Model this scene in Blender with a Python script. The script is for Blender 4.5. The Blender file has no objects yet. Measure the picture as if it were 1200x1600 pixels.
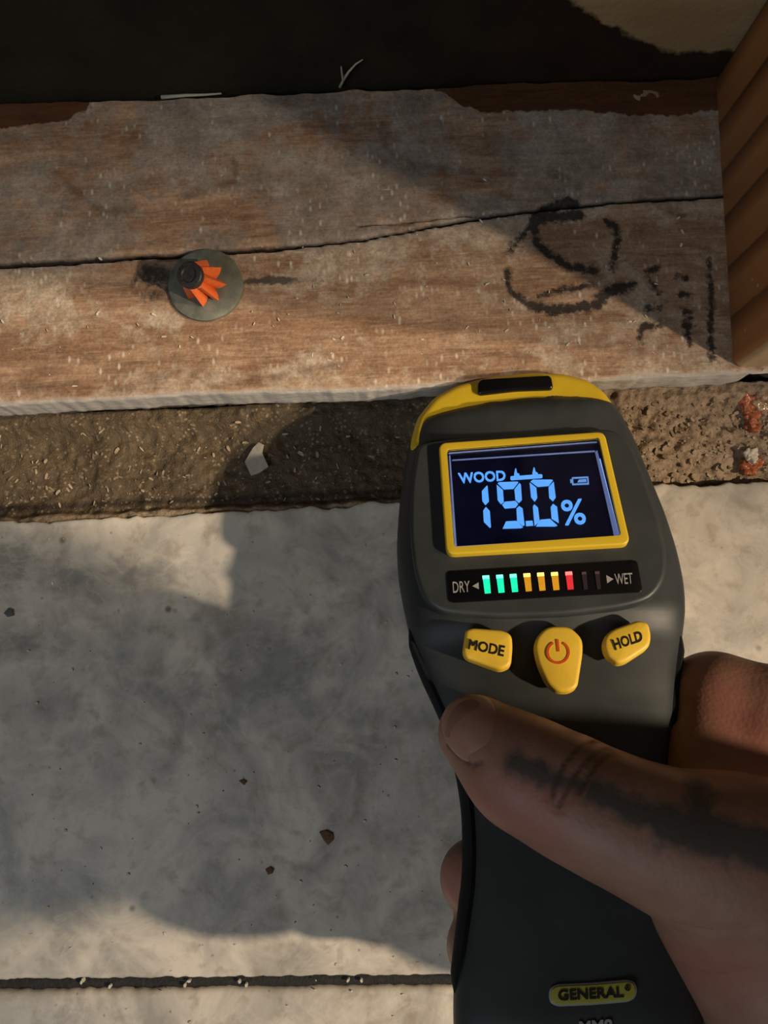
import bpy, bmesh, math, random
import numpy as np
from mathutils import Vector, Matrix
from mathutils.bvhtree import BVHTree

random.seed(7)
rng = np.random.default_rng(7)
scene = bpy.context.scene
COL = scene.collection

# ------------------------------------------------------------------ camera
FPX = 1202.0          # focal length in pixels of the 1200x1600 frame
HCAM = 0.236          # camera height above the tile surface (metres)
nad = np.array([-10.0, -150.0, -FPX]); nad /= np.linalg.norm(nad)
Zc = -nad
Xc = np.array([1.0, 0.045, 0.0]); Xc[2] = -(Xc @ nad) / nad[2]; Xc /= np.linalg.norm(Xc)
Yc = np.cross(Zc, Xc)
RC = np.array([Xc, Yc, Zc])
CAM = np.array([0.0, 0.0, HCAM])
cam_data = bpy.data.cameras.new('camera')
cam_data.sensor_fit = 'VERTICAL'
cam_data.sensor_height = 24.0
cam_data.lens = 24.0 * FPX / 1600.0
cam_data.clip_start = 0.005
cam_data.clip_end = 50
cam = bpy.data.objects.new('camera', cam_data)
COL.objects.link(cam)
m4 = Matrix([list(RC[0]) + [0], list(RC[1]) + [0], list(RC[2]) + [HCAM], [0, 0, 0, 1]])
cam.matrix_world = m4
scene.camera = cam

# ------------------------------------------------------------------ world, lamps, exposure
world = bpy.data.worlds.new('dim_room')
scene.world = world
world.use_nodes = True
bg = world.node_tree.nodes['Background']
bg.inputs['Color'].default_value = (0.74, 0.80, 0.84, 1)
bg.inputs['Strength'].default_value = 0.060

def lamp(name, kind, loc, energy, color, size, target=None):
    l = bpy.data.lights.new(name, kind)
    l.energy = energy; l.color = color
    if kind == 'AREA':
        l.shape = 'DISK'; l.size = size
    else:
        l.shadow_soft_size = size
    o = bpy.data.objects.new(name, l); COL.objects.link(o)
    o.location = loc
    if target is not None:
        o.rotation_euler = (Vector(target) - Vector(loc)).to_track_quat('-Z', 'Y').to_euler()
    return o

WARM = (1.0, 0.80, 0.57)
near = lamp('work_light_near', 'SPOT', (0.450, -0.165, 0.455), 16.5, WARM, 0.010, (-0.015, -0.030, 0.0))
near.data.spot_size = math.radians(35); near.data.spot_blend = 1.0
far = lamp('work_light_far', 'SPOT', (1.30, -0.135, 1.08), 95.0, WARM, 0.025, (-0.055, 0.098, 0.026))
far.data.spot_size = math.radians(7); far.data.spot_blend = 1.0
lamp('room_light', 'AREA', (-0.9, -0.9, 1.3), 6.6, (0.90, 0.96, 1.0), 0.9, (-0.05, -0.05, 0))

scene.view_settings.view_transform = 'Standard'
scene.view_settings.look = 'None'
scene.view_settings.gamma = 1.0
scene.view_settings.use_curve_mapping = False
scene.view_settings.exposure = 0.0

# ------------------------------------------------------------------ helpers
def ray(x, y):
    return RC @ np.array([x - 600.0, 800.0 - y, -FPX])

def P(x, y, z=0.0):
    d = ray(x, y)
    return CAM + d * ((z - HCAM) / d[2])

def tag(o, label=None, cat=None, group=None, kind=None):
    if label: o['label'] = label
    if cat: o['category'] = cat
    if group: o['group'] = group
    if kind: o['kind'] = kind
    return o

def mesh_obj(name, verts, faces, mat=None, parent=None, smooth=True, attrs=None, recalc=True, sharp=None):
    me = bpy.data.meshes.new(name)
    me.from_pydata([tuple(map(float, v)) for v in verts], [], [tuple(map(int, f)) for f in faces])
    if recalc:
        bm = bmesh.new(); bm.from_mesh(me)
        bmesh.ops.recalc_face_normals(bm, faces=bm.faces)
        bm.to_mesh(me); bm.free()
    if smooth:
        me.polygons.foreach_set('use_smooth', [True] * len(me.polygons))
        if sharp:
            me.set_sharp_from_angle(angle=math.radians(sharp))
    if attrs:
        for k, v in attrs.items():
            a = me.attributes.new(k, 'FLOAT', 'POINT')
            a.data.foreach_set('value', np.asarray(v, dtype=np.float32))
    me.update()
    o = bpy.data.objects.new(name, me)
    COL.objects.link(o)
    if mat: me.materials.append(mat)
    if parent: o.parent = parent
    return o

def empty(name, loc=(0, 0, 0)):
    o = bpy.data.objects.new(name, None); COL.objects.link(o)
    o.location = loc; o.empty_display_size = 0.02
    return o

def hash2(ix, iy, s):
    n = (ix * 374761393 + iy * 668265263 + s * 974634777) & 0xFFFFFFFF
    n = ((n ^ (n >> 13)) * 1274126177) & 0xFFFFFFFF
    return ((n ^ (n >> 16)) & 0xFFFF) / 65535.0

def vnoise(x, y, s=0):
    x = np.asarray(x, float); y = np.asarray(y, float)
    ix = np.floor(x).astype(np.int64); iy = np.floor(y).astype(np.int64)
    fx = x - ix; fy = y - iy
    fx = fx * fx * (3 - 2 * fx); fy = fy * fy * (3 - 2 * fy)
    a = hash2(ix, iy, s); b = hash2(ix + 1, iy, s); c = hash2(ix, iy + 1, s); d = hash2(ix + 1, iy + 1, s)
    return (a * (1 - fx) + b * fx) * (1 - fy) + (c * (1 - fx) + d * fx) * fy

def fbm(x, y, oct=4, s=0):
    v = 0; amp = 0.5; t = 0
    for i in range(oct):
        v = v + amp * vnoise(x * 2 ** i, y * 2 ** i, s + i * 17); t += amp; amp *= 0.5
    return v / t

def seg_dist(px, py, poly):
    """distance in the plane from points to a polyline"""
    best = np.full(np.shape(px), 1e9)
    for (x0, y0), (x1, y1) in zip(poly[:-1], poly[1:]):
        dx, dy = x1 - x0, y1 - y0
        L = dx * dx + dy * dy + 1e-18
        t = np.clip(((px - x0) * dx + (py - y0) * dy) / L, 0, 1)
        best = np.minimum(best, np.hypot(px - x0 - t * dx, py - y0 - t * dy))
    return best

# ---- node material helper
class NM:
    def __init__(self, name):
        self.m = bpy.data.materials.new(name); self.m.use_nodes = True
        self.t = self.m.node_tree; self.b = self.t.nodes['Principled BSDF']
    def n(self, typ, **kw):
        nd = self.t.nodes.new(typ)
        for k, v in kw.items(): setattr(nd, k, v)
        return nd
    def link(self, a, b): self.t.links.new(a, b)
    def put(self, sock, v):
        if hasattr(v, 'is_output') or isinstance(v, bpy.types.NodeSocket): self.link(v, sock)
        elif isinstance(v, (tuple, list)) and len(v) == 3 and sock.type == 'RGBA': sock.default_value = (*v, 1)
        else: sock.default_value = v
    def coord(self, scale=(1, 1, 1), rot=(0, 0, 0), loc=(0, 0, 0)):
        tc = self.n('ShaderNodeTexCoord'); mp = self.n('ShaderNodeMapping')
        mp.inputs['Scale'].default_value = scale; mp.inputs['Rotation'].default_value = rot
        mp.inputs['Location'].default_value = loc
        self.link(tc.outputs['Object'], mp.inputs['Vector']); return mp.outputs['Vector']
    def noise(self, vec, scale, detail=4, rough=0.55, dist=0.0):
        nd = self.n('ShaderNodeTexNoise'); self.link(vec, nd.inputs['Vector'])
        nd.inputs['Scale'].default_value = scale; nd.inputs['Detail'].default_value = detail
        nd.inputs['Roughness'].default_value = rough; nd.inputs['Distortion'].default_value = dist
        return nd.outputs['Fac']
    def voro(self, vec, scale, feature='F1', out='Distance'):
        nd = self.n('ShaderNodeTexVoronoi', feature=feature); self.link(vec, nd.inputs['Vector'])
        nd.inputs['Scale'].default_value = scale; return nd.outputs[out]
    def wave(self, vec, scale, dist=2.0, detail=2, dscale=1.0, dirn='Y', profile='SIN'):
        nd = self.n('ShaderNodeTexWave', bands_direction=dirn, wave_profile=profile)
        self.link(vec, nd.inputs['Vector'])
        nd.inputs['Scale'].default_value = scale; nd.inputs['Distortion'].default_value = dist
        nd.inputs['Detail'].default_value = detail; nd.inputs['Detail Scale'].default_value = dscale
        return nd.outputs['Fac']
    def ramp(self, fac, stops, interp='LINEAR'):
        nd = self.n('ShaderNodeValToRGB'); nd.color_ramp.interpolation = interp
        el = nd.color_ramp.elements
        while len(el) < len(stops): el.new(0.5)
        for e, (p, c) in zip(el, stops):
            e.position = p; e.color = (*c, 1) if len(c) == 3 else c
        self.link(fac, nd.inputs['Fac']); return nd.outputs['Color']
    def rng(self, fac, a, b, lo=0.0, hi=1.0):
        nd = self.n('ShaderNodeMapRange'); nd.clamp = True
        self.put(nd.inputs['Value'], fac)
        nd.inputs['From Min'].default_value = a; nd.inputs['From Max'].default_value = b
        nd.inputs['To Min'].default_value = lo; nd.inputs['To Max'].default_value = hi
        return nd.outputs['Result']
    def math(self, op, a, b=0.0, c=0.0):
        nd = self.n('ShaderNodeMath', operation=op)
        self.put(nd.inputs[0], a); self.put(nd.inputs[1], b); self.put(nd.inputs[2], c); return nd.outputs[0]
    def mix(self, fac, a, b, blend='MIX'):
        nd = self.n('ShaderNodeMix', data_type='RGBA', blend_type=blend)
        self.put(nd.inputs[0], fac); self.put(nd.inputs[6], a); self.put(nd.inputs[7], b); return nd.outputs[2]
    def attr(self, name):
        nd = self.n('ShaderNodeAttribute', attribute_name=name); return nd.outputs['Fac']
    def bump(self, h, strength=0.3, dist=0.001, prev=None):
        nd = self.n('ShaderNodeBump'); nd.inputs['Strength'].default_value = strength
        nd.inputs['Distance'].default_value = dist; self.link(h, nd.inputs['Height'])
        if prev is not None: self.link(prev, nd.inputs['Normal'])
        return nd.outputs['Normal']
    def out(self, color=None, rough=None, normal=None, metal=None, spec=None, **kw):
        b = self.b
        if color is not None: self.put(b.inputs['Base Color'], color)
        if rough is not None: self.put(b.inputs['Roughness'], rough)
        if normal is not None: self.link(normal, b.inputs['Normal'])
        if metal is not None: self.put(b.inputs['Metallic'], metal)
        if spec is not None: self.put(b.inputs['Specular IOR Level'], spec)
        for k, v in kw.items(): self.put(b.inputs[k], v)
        return self.m

def plain(name, col, rough=0.5, bump=0.05, scale=3000, var=0.12, **kw):
    """one-colour material with fine procedural grain"""
    k = NM(name); v = k.coord()
    nz = k.noise(v, scale, 3)
    c = k.mix(k.rng(nz, 0.3, 0.7), tuple(x * (1 - var) for x in col), tuple(min(1, x * (1 + var)) for x in col))
    return k.out(c, rough, k.bump(nz, bump, 0.0002), **kw)

def glow(name, col, strength, base=(0.02, 0.02, 0.02)):
    k = NM(name)
    v = k.coord(); nz = k.noise(v, 900, 2)
    s = k.rng(nz, 0.2, 0.8, strength * 0.9, strength * 1.1)
    return k.out(base, 0.35, **{'Emission Color': col, 'Emission Strength': s})

# ------------------------------------------------------------------ key dimensions
ZP = 0.026                       # top of the sill plate above the tile
Y_FRONT = 0.0612                 # front face of the plate
Y_BACK = 0.1515                  # back edge of the plate
Y_TILE = 0.0312                  # cut edge of the tile
X_STUD = 0.1030                  # left face of the stud
def PXY(x, y, z=ZP):
    p = P(x, y, z); return (p[0], p[1])
def poly_px(pts, z=ZP):
    return [PXY(a, b, z) for a, b in pts]

# ------------------------------------------------------------------ floor slab, tiles
def slab_mat():
    k = NM('concrete_slab'); v = k.coord()
    nz = k.noise(v, 120, 6); f = k.noise(v, 900, 4)
    c = k.mix(k.rng(nz, 0.3, 0.7), (0.028, 0.026, 0.024), (0.07, 0.062, 0.052))
    return k.out(c, 0.9, k.bump(f, 0.5, 0.001))
floor = mesh_obj('floor', [(x, y, z) for z in (-0.05, -0.0105) for x, y in ((-.55, -.5), (.55, -.5), (.55, .35), (-.55, .35))],
                 [(0, 3, 2, 1), (4, 5, 6, 7), (0, 1, 5, 4), (1, 2, 6, 5), (2, 3, 7, 6), (3, 0, 4, 7)], slab_mat(), smooth=False)
tag(floor, 'dark concrete slab under the marbled tiles and the dirt gap', 'floor', kind='structure')

def tile_mat():
    k = NM('marbled_tile'); v = k.coord()
    n1 = k.noise(v, 14, 6, 0.6, 0.6)
    n2 = k.noise(v, 42, 7, 0.62, 0.8)
    n3 = k.noise(v, 170, 6, 0.6, 0.3)
    fine = k.noise(v, 900, 4)
    c = k.mix(k.rng(n2, 0.36, 0.62), (0.36, 0.335, 0.295), (0.72, 0.655, 0.56))
    c = k.mix(k.rng(n1, 0.48, 0.68, 0, 0.5), c, (0.41, 0.405, 0.385))
    c = k.mix(k.rng(n3, 0.52, 0.68, 0, 0.5), c, (0.30, 0.24, 0.175))
    c = k.mix(k.rng(n2, 0.60, 0.74, 0, 0.5), c, (0.68, 0.61, 0.50))
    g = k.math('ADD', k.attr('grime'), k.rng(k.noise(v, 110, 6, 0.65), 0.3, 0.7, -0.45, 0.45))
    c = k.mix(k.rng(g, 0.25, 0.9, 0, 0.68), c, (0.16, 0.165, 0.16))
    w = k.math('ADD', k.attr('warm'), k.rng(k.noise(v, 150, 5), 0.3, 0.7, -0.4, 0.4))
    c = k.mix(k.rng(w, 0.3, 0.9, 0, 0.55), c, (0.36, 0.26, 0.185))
    sp = k.voro(v, 95)
    spm = k.math('MULTIPLY', k.rng(sp, 0.05, 0.13, 1, 0), k.rng(k.noise(v, 37, 2), 0.57, 0.62))
    c = k.mix(k.math('MULTIPLY', spm, 0.75), c, (0.10, 0.085, 0.07))
    sp2 = k.voro(v, 260)
    spm2 = k.math('MULTIPLY', k.rng(sp2, 0.05, 0.14, 1, 0), k.rng(k.noise(v, 60, 2), 0.56, 0.6))
    c = k.mix(k.math('MULTIPLY', spm2, 0.6), c, (0.12, 0.11, 0.10))
    ln = k.math('ABSOLUTE', k.math('SUBTRACT', k.noise(v, 30, 5, 0.6, 1.5), 0.5))
    c = k.mix(k.math('MULTIPLY', k.rng(ln, 0.0, 0.018, 1, 0), 0.22), c, (0.70, 0.65, 0.56))
    r = k.rng(n2, 0.3, 0.7, 0.34, 0.5)
    return k.out(c, r, k.bump(fine, 0.08, 0.0004, k.bump(n3, 0.06, 0.001)), spec=0.35)
TILE = tile_mat()

def grid_tile(name, xs, yfun_lo, yfun_hi, ny, ztop, thick, parent):
    """tile with a fine top surface, uneven edges, real thickness"""
    nx = len(xs); V = []; F = []
    ts = np.concatenate([[0, 0.0015, 0.004], np.linspace(0.01, 0.99, ny), [0.996, 0.9985, 1]])
    lip = np.concatenate([[0.0011, 0.0003, 0], np.zeros(ny), [0, 0.0003, 0.0011]])
    X = np.repeat(xs[:, None], len(ts), 1)
    lo = yfun_lo(xs)[:, None]; hi = yfun_hi(xs)[:, None]
    Y = lo + (hi - lo) * ts[None, :]
    Z = ztop - lip[None, :] + 0.00025 * (fbm(X * 60, Y * 60, 3, 3) - .5)
    n = len(ts)
    top = np.stack([X, Y, Z], -1).reshape(-1, 3)
    bot = np.stack([X[:, [0, -1]], Y[:, [0, -1]], np.full((nx, 2), ztop - thick)], -1).reshape(-1, 3)
    V = np.concatenate([top, bot]); B = len(top)
    for i in range(nx - 1):
        for j in range(n - 1):
            F.append((i * n + j, (i + 1) * n + j, (i + 1) * n + j + 1, i * n + j + 1))
        F.append((i * n, B + i * 2, B + i * 2 + 2, (i + 1) * n))
        F.append((i * n + n - 1, (i + 1) * n + n - 1, B + i * 2 + 3, B + i * 2 + 1))
        F.append((B + i * 2, B + i * 2 + 1, B + i * 2 + 3, B + i * 2 + 2))
    x, y = V[:, 0], V[:, 1]
    gr = np.zeros(len(V)); wr = np.zeros(len(V))
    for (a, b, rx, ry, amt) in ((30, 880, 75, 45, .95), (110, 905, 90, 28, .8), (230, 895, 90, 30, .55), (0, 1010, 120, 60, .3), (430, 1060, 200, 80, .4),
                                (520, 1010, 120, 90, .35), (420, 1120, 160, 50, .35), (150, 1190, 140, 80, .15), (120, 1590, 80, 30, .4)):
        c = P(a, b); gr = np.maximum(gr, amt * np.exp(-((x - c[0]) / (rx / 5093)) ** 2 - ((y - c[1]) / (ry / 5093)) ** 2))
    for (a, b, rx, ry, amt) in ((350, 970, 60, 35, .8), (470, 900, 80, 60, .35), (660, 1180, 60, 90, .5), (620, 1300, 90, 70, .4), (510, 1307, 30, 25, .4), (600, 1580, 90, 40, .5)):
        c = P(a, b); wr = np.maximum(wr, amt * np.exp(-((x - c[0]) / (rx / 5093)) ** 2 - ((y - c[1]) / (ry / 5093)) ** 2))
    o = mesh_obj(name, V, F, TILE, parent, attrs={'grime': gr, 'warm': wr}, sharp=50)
    return o

xs_f = np.concatenate([np.linspace(-.55, -.17, 20), np.linspace(-.165, .165, 330), np.linspace(.17, .55, 20)])
GY = lambda x: -0.1066 - 0.040 * x               # joint between the two tiles
cut = lambda x: Y_TILE + 0.0012 + 0.010 * x + 0.0011 * (fbm(x * 260, x * 0, 3, 5) - .5) * 2 + 0.0016 * (fbm(x * 45, x * 0 + 3, 2, 8) - .5) * 2
jag = lambda s: (lambda x: 0.0009 * (fbm(x * 500, x * 0 + s, 3, 9) - .5))
t1 = grid_tile('tile', xs_f, lambda x: GY(x) + 0.0015 + jag(1)(x), cut, 190, 0.0, 0.0095, floor)
t2 = grid_tile('tile', xs_f, lambda x: x * 0 - 0.48, lambda x: GY(x) - 0.0015 + jag(2)(x), 120, -0.0002, 0.0095, floor)
k = NM('black_grout'); v = k.coord()
GROUT = k.out(k.mix(k.rng(k.noise(v, 700, 4), .3, .7), (0.012, 0.012, 0.013), (0.03, 0.028, 0.026)), 0.85, k.bump(k.noise(v, 1500, 3), .6, .001))
gx = np.linspace(-.55, .55, 500)
gv = []; gf = []
for i, x in enumerate(gx):
    y = GY(x); zz = -0.0016 + 0.0007 * (fbm(np.array(x * 300), np.array(0.), 3, 4) - .5)
    gv += [(x, y - 0.0024, -0.0102), (x, y - 0.0024, zz), (x, y + 0.0024, zz), (x, y + 0.0024, -0.0102)]
    if i: gf += [((i - 1) * 4 + a, i * 4 + a, i * 4 + a + 1, (i - 1) * 4 + a + 1) for a in range(3)]
mesh_obj('grout_joint', gv, gf, GROUT, floor)

# ------------------------------------------------------------------ sill plate
def wood_mat():
    k = NM('weathered_pine'); v = k.coord()
    vs = k.coord(scale=(1, 6, 6))
    g1 = k.noise(vs, 45, 6, 0.6, 0.8)
    g2 = k.noise(k.coord(scale=(1, 12, 12)), 130, 5, 0.6)
    blot = k.noise(v, 40, 6, 0.62, 0.6)
    fine = k.noise(v, 700, 4, 0.6)
    rings = k.wave(k.coord(scale=(0.22, 1, 1)), 26, 9, 3, 1.4, 'Y')
    raw = k.mix(k.rng(g1, 0.32, 0.68), (0.215, 0.122, 0.072), (0.44, 0.285, 0.185))
    raw = k.mix(k.rng(rings, 0.5, 1.0, 0, 0.6), raw, (0.225, 0.118, 0.066))
    raw = k.mix(k.rng(g2, 0.5, 0.75, 0, 0.4), raw, (0.58, 0.43, 0.30))
    # dust film
    film = k.math('ADD', k.attr('film'), k.rng(blot, 0.28, 0.72, -0.55, 0.55))
    film = k.math('ADD', film, k.rng(k.noise(v, 260, 5, 0.65), 0.3, 0.7, -0.3, 0.3))
    fm = k.rng(film, 0.30, 0.75, 0, 0.84)
    dustc = k.mix(k.rng(k.noise(v, 90, 4), .35, .65), (0.205, 0.172, 0.145), (0.37, 0.318, 0.268))
    dustc = k.mix(k.rng(k.attr('lower'), 0, 1, 0, .75), dustc, k.mix(k.rng(k.noise(v, 330, 5, .7), .35, .65), (0.36, 0.26, 0.18), (0.66, 0.55, 0.42)))
    c = k.mix(fm, raw, dustc)
    gr = k.rng(k.noise(v, 1100, 5, .7), .3, .7, .72, 1.25)
    gr2 = k.rng(k.noise(v, 190, 6, .7), .3, .7, .80, 1.18)
    c = k.mix(1.0, c, k.math('MULTIPLY', gr, gr2), 'MULTIPLY')
    # bright specks and little scratches of dust
    sv = k.coord(scale=(1.0, 0.45, 1))
    spk = k.math('MULTIPLY', k.rng(k.voro(sv, 520), 0.08, 0.3, 1, 0), k.rng(k.noise(v, 75, 4), 0.48, 0.62))
    c = k.mix(k.math('MULTIPLY', spk, 0.8), c, (0.70, 0.63, 0.53))
    sv2 = k.coord(scale=(0.3, 2.2, 1))
    spk2 = k.math('MULTIPLY', k.rng(k.voro(sv2, 260), 0.05, 0.16, 1, 0), k.rng(k.noise(v, 40, 4), 0.52, 0.62))
    c = k.mix(k.math('MULTIPLY', spk2, 0.55), c, (0.66, 0.60, 0.52))
    # wet dark stain along the back, outside the dust film
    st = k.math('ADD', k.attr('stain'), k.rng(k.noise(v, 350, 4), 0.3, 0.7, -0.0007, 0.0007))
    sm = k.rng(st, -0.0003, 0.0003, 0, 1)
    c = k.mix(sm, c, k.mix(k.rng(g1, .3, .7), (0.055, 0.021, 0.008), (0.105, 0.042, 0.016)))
    # brown rings of old water marks
    br = k.math('ADD', k.attr('ringmark'), k.rng(k.noise(v, 220, 4), 0.3, 0.7, -0.0012, 0.0012))
    c = k.mix(k.rng(br, 0.0, 0.0016, 0.42, 0), c, (0.075, 0.040, 0.022))
    # dark smears
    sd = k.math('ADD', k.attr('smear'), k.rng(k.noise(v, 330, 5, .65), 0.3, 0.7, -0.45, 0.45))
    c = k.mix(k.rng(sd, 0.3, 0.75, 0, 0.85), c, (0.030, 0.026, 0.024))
    # marker pen, and the dark line along the stud
    mk = k.math('ADD', k.attr('marker'), k.rng(k.noise(v, 520, 5, 0.7), 0.25, 0.75, -0.0013, 0.0013))
    c = k.mix(k.rng(mk, -0.0005, 0.0006, 0.90, 0), c, (0.010, 0.012, 0.015))
    # inside the crack
    c = k.mix(k.rng(k.attr('crack'), 0.25, 0.8, 0, 0.96), c, (0.008, 0.006, 0.005))
    # weathered grey front edge
    fr = k.attr('face')
    facec = k.mix(k.rng(g2, .35, .65), (0.42, 0.395, 0.37), (0.60, 0.565, 0.52))
    facec = k.mix(k.rng(k.math('ADD', k.attr('low'), k.rng(k.noise(v, 300, 5), .3, .7, -.3, .3)), 0.3, 0.7, 0, .9), facec, (0.07, 0.05, 0.035))
    c = k.mix(fr, c, facec)
    nm = k.bump(g2, 0.25, 0.0006, k.bump(fine, 0.35, 0.0006))
    return k.out(c, k.rng(fm, 0, .8, 0.6, 0.85), nm, spec=0.3)
WOOD = wood_mat()

SC = lambda a: (760 + a[0] / 2.727, 280 + a[1] / 2.727)
strokes = [
    ([(385, 100), (340, 95), (250, 125), (205, 165), (195, 200)], 6.0),
    ([(390, 150), (330, 155), (260, 160), (205, 185)], 7.5),
    ([(200, 205), (215, 265), (275, 325), (360, 368), (455, 385)], 6.0),
    ([(190, 195), (140, 250), (105, 295)], 3.6),
    ([(92, 390), (90, 450), (125, 495), (190, 530)], 4.0),
    ([(190, 530), (280, 556), (400, 545), (480, 530), (520, 478), (620, 448)], 6.8),
    ([(500, 520), (480, 495), (545, 460), (600, 470)], 5.0),
    ([(225, 498), (300, 474), (380, 462), (450, 448)], 3.4),
    ([(515, 170), (552, 200), (560, 250), (552, 300), (543, 370)], 5.0),
    ([(690, 390), (735, 372)], 4.0), ([(705, 430), (735, 480)], 3.0),
    ([(680, 545), (740, 540)], 4.0), ([(668, 622), (730, 622)], 4.2), ([(662, 635), (655, 690)], 3.0),
    ([(815, 402), (852, 415)], 3.4), ([(828, 490), (868, 490)], 4.0),
    ([(848, 560), (872, 565)], 4.4), ([(850, 615), (872, 620)], 5.0), ([(862, 655), (868, 695)], 3.6), ([(875, 580), (862, 650)], 2.6),
    ([(955, 340), (958, 430), (962, 560), (955, 640), (962, 770)], 3.2),  # dark line following the left edge of the stud
]
crack_poly = poly_px([(-300, 436), (0, 413), (110, 408), (200, 402), (300, 396), (420, 388), (520, 379), (600, 367), (690, 349), (760, 338), (850, 326), (950, 316), (1100, 306), (1400, 290)])
crack2 = poly_px([(560, 352), (640, 346), (720, 337), (800, 331)])

def sill_plate():
    xs = np.concatenate([np.linspace(-.42, -.15, 40), np.linspace(-.148, .148, 470), np.linspace(.15, .42, 40)])
    nx = len(xs)
    ytop = np.linspace(Y_BACK, Y_FRONT + 0.0012, 170)
    zf = np.linspace(ZP - 0.0012, -0.0105, 26)
    prof = [(Y_BACK, -0.0105, 0), (Y_BACK, 0.01, 0), (Y_BACK, ZP - 0.001, 0)]
    prof += [(y, ZP, 0) for y in ytop[0:]]
    prof += [(Y_FRONT + 0.0004, ZP - 0.0004, 0.5)]
    prof += [(Y_FRONT, z, 1) for z in zf]
    prof = np.array(prof); n = len(prof)
    X = np.repeat(xs[:, None], n, 1)
    Y = np.repeat(prof[None, :, 0], nx, 0).copy(); Z = np.repeat(prof[None, :, 1], nx, 0).copy()
    face = np.repeat(prof[None, :, 2], nx, 0)
    toprow = (np.arange(n) >= 2) & (np.arange(n) < 3 + len(ytop) + 1)
    # uneven front arris and splintery back arris
    fe = (0.0009 * (fbm(X * 30, X * 0 + 1, 3, 11) - .5) * 2 + 0.00025 * (fbm(X * 400, X * 0, 2, 12) - .5) * 2)
    wfront = np.clip((Y_FRONT + 0.006 - Y) / 0.006, 0, 1)
    Y = Y + fe * wfront
    # bruised hollow under the stud
    Z = Z - 0.0035 * wfront * np.exp(-((X - 0.121) / 0.008) ** 2) * toprow
    Y = Y + 0.006 * wfront * np.exp(-((X - 0.119) / 0.007) ** 2) * (Z < ZP - 0.0015)
    be = 0.0012 * (fbm(X * 70, X * 0 + 4, 4, 21) - .5) * 2
    wback = np.clip((Y - (Y_BACK - 0.006)) / 0.006, 0, 1)
    Y = Y + be * wback
    # lower part of the front face is chewed
    Y = Y + np.where(face > .9, (0.0002 + 0.0012 * np.clip((0.014 - Z) / .006, 0, 1)) * (fbm(X * 300, Z * 500, 3, 31) - .5) * 2 + 0.0045 * np.clip((0.014 - Z) / .012, 0, 1), 0)
    # surface relief
    top = toprow[None, :] * np.ones((nx, 1))
    Z = Z + top * (0.00035 * (fbm(X * 50, Y * 400, 3, 41) - .5) + 0.0006 * (fbm(X * 90, Y * 90, 4, 42) - .5))
    dc = seg_dist(X, Y + 0.0007 * (fbm(X * 300, X * 0, 3, 51) - .5), crack_poly)
    wid = 0.00006 + 0.0006 * np.clip(fbm(X * 40, X * 0 + 9, 2, 52) - .2, 0, 1) + 0.0005 * np.exp(-((X + .085) / .03) ** 2)
    cr = np.clip(1.3 - dc / (wid + 0.00035), 0, 1)
    d2 = seg_dist(X, Y, crack2); cr2 = np.clip(1 - d2 / 0.0005, 0, 1) * .7
    crk = np.maximum(cr, cr2)
    Z = Z - top * crk * 0.0022
    # boards either side of the crack sit at slightly different heights
    cy = np.interp(X, [p[0] for p in crack_poly], [p[1] for p in crack_poly])
    Z = Z - top * np.where(Y < cy, 0.0004, 0) * wback * 0 - top * 0.0005 * np.clip((cy - Y) / 0.004, 0, 1) * np.clip((Y - Y_FRONT) / .02, 0, 1)
    # attributes
    mk = np.full(X.shape, 1.0)
    for pts, wpx in strokes:
        s = poly_px([SC(q) for q in pts])
        mk = np.minimum(mk, seg_dist(X, Y, s) - wpx * 1.15 / 5400)
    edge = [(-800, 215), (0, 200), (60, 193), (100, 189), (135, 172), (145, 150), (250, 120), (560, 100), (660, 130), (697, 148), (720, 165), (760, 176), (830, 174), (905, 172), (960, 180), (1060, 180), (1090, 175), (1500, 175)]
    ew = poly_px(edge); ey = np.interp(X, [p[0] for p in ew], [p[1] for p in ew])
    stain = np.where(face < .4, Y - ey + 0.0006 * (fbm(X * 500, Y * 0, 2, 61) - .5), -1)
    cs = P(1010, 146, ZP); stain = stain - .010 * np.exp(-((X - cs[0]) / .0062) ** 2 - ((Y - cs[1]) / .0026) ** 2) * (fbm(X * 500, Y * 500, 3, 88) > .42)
    # film: strong near the top and the left, thin in the lower warm band
    film = 0.62 - 0.42 * np.clip((cy - Y) / 0.012, 0, 1) + 0.25 * np.clip((0.0735 - Y) / .012, 0, 1)
    for (a, b, rx, ry, amt) in ((450, 440, 60, 15, .5), (560, 420, 120, 22, .35), (90, 480, 110, 40, .55), (270, 500, 70, 30, .6), (520, 320, 120, 70, .35), (900, 250, 180, 60, .3), (480, 560, 60, 35, .4),
                                (640, 530, 80, 40, -.25), (330, 330, 160, 40, -.45), (150, 560, 120, 25, -.2), (850, 430, 60, 30, -.3), (700, 280, 130, 40, -.3), (1000, 500, 150, 60, .1), (60, 380, 60, 60, .2)):
        c = P(a, b, ZP); film = film + amt * np.exp(-((X - c[0]) / (rx / 5700)) ** 2 - ((Y - c[1]) / (ry / 5700)) ** 2)
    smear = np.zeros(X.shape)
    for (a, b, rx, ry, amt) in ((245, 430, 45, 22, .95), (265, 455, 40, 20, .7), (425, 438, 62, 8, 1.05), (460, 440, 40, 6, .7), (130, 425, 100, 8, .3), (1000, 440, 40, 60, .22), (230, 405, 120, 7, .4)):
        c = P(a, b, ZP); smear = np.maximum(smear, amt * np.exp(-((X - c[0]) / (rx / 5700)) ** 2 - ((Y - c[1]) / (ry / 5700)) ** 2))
    rg = np.full(X.shape, 1.0)
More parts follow.
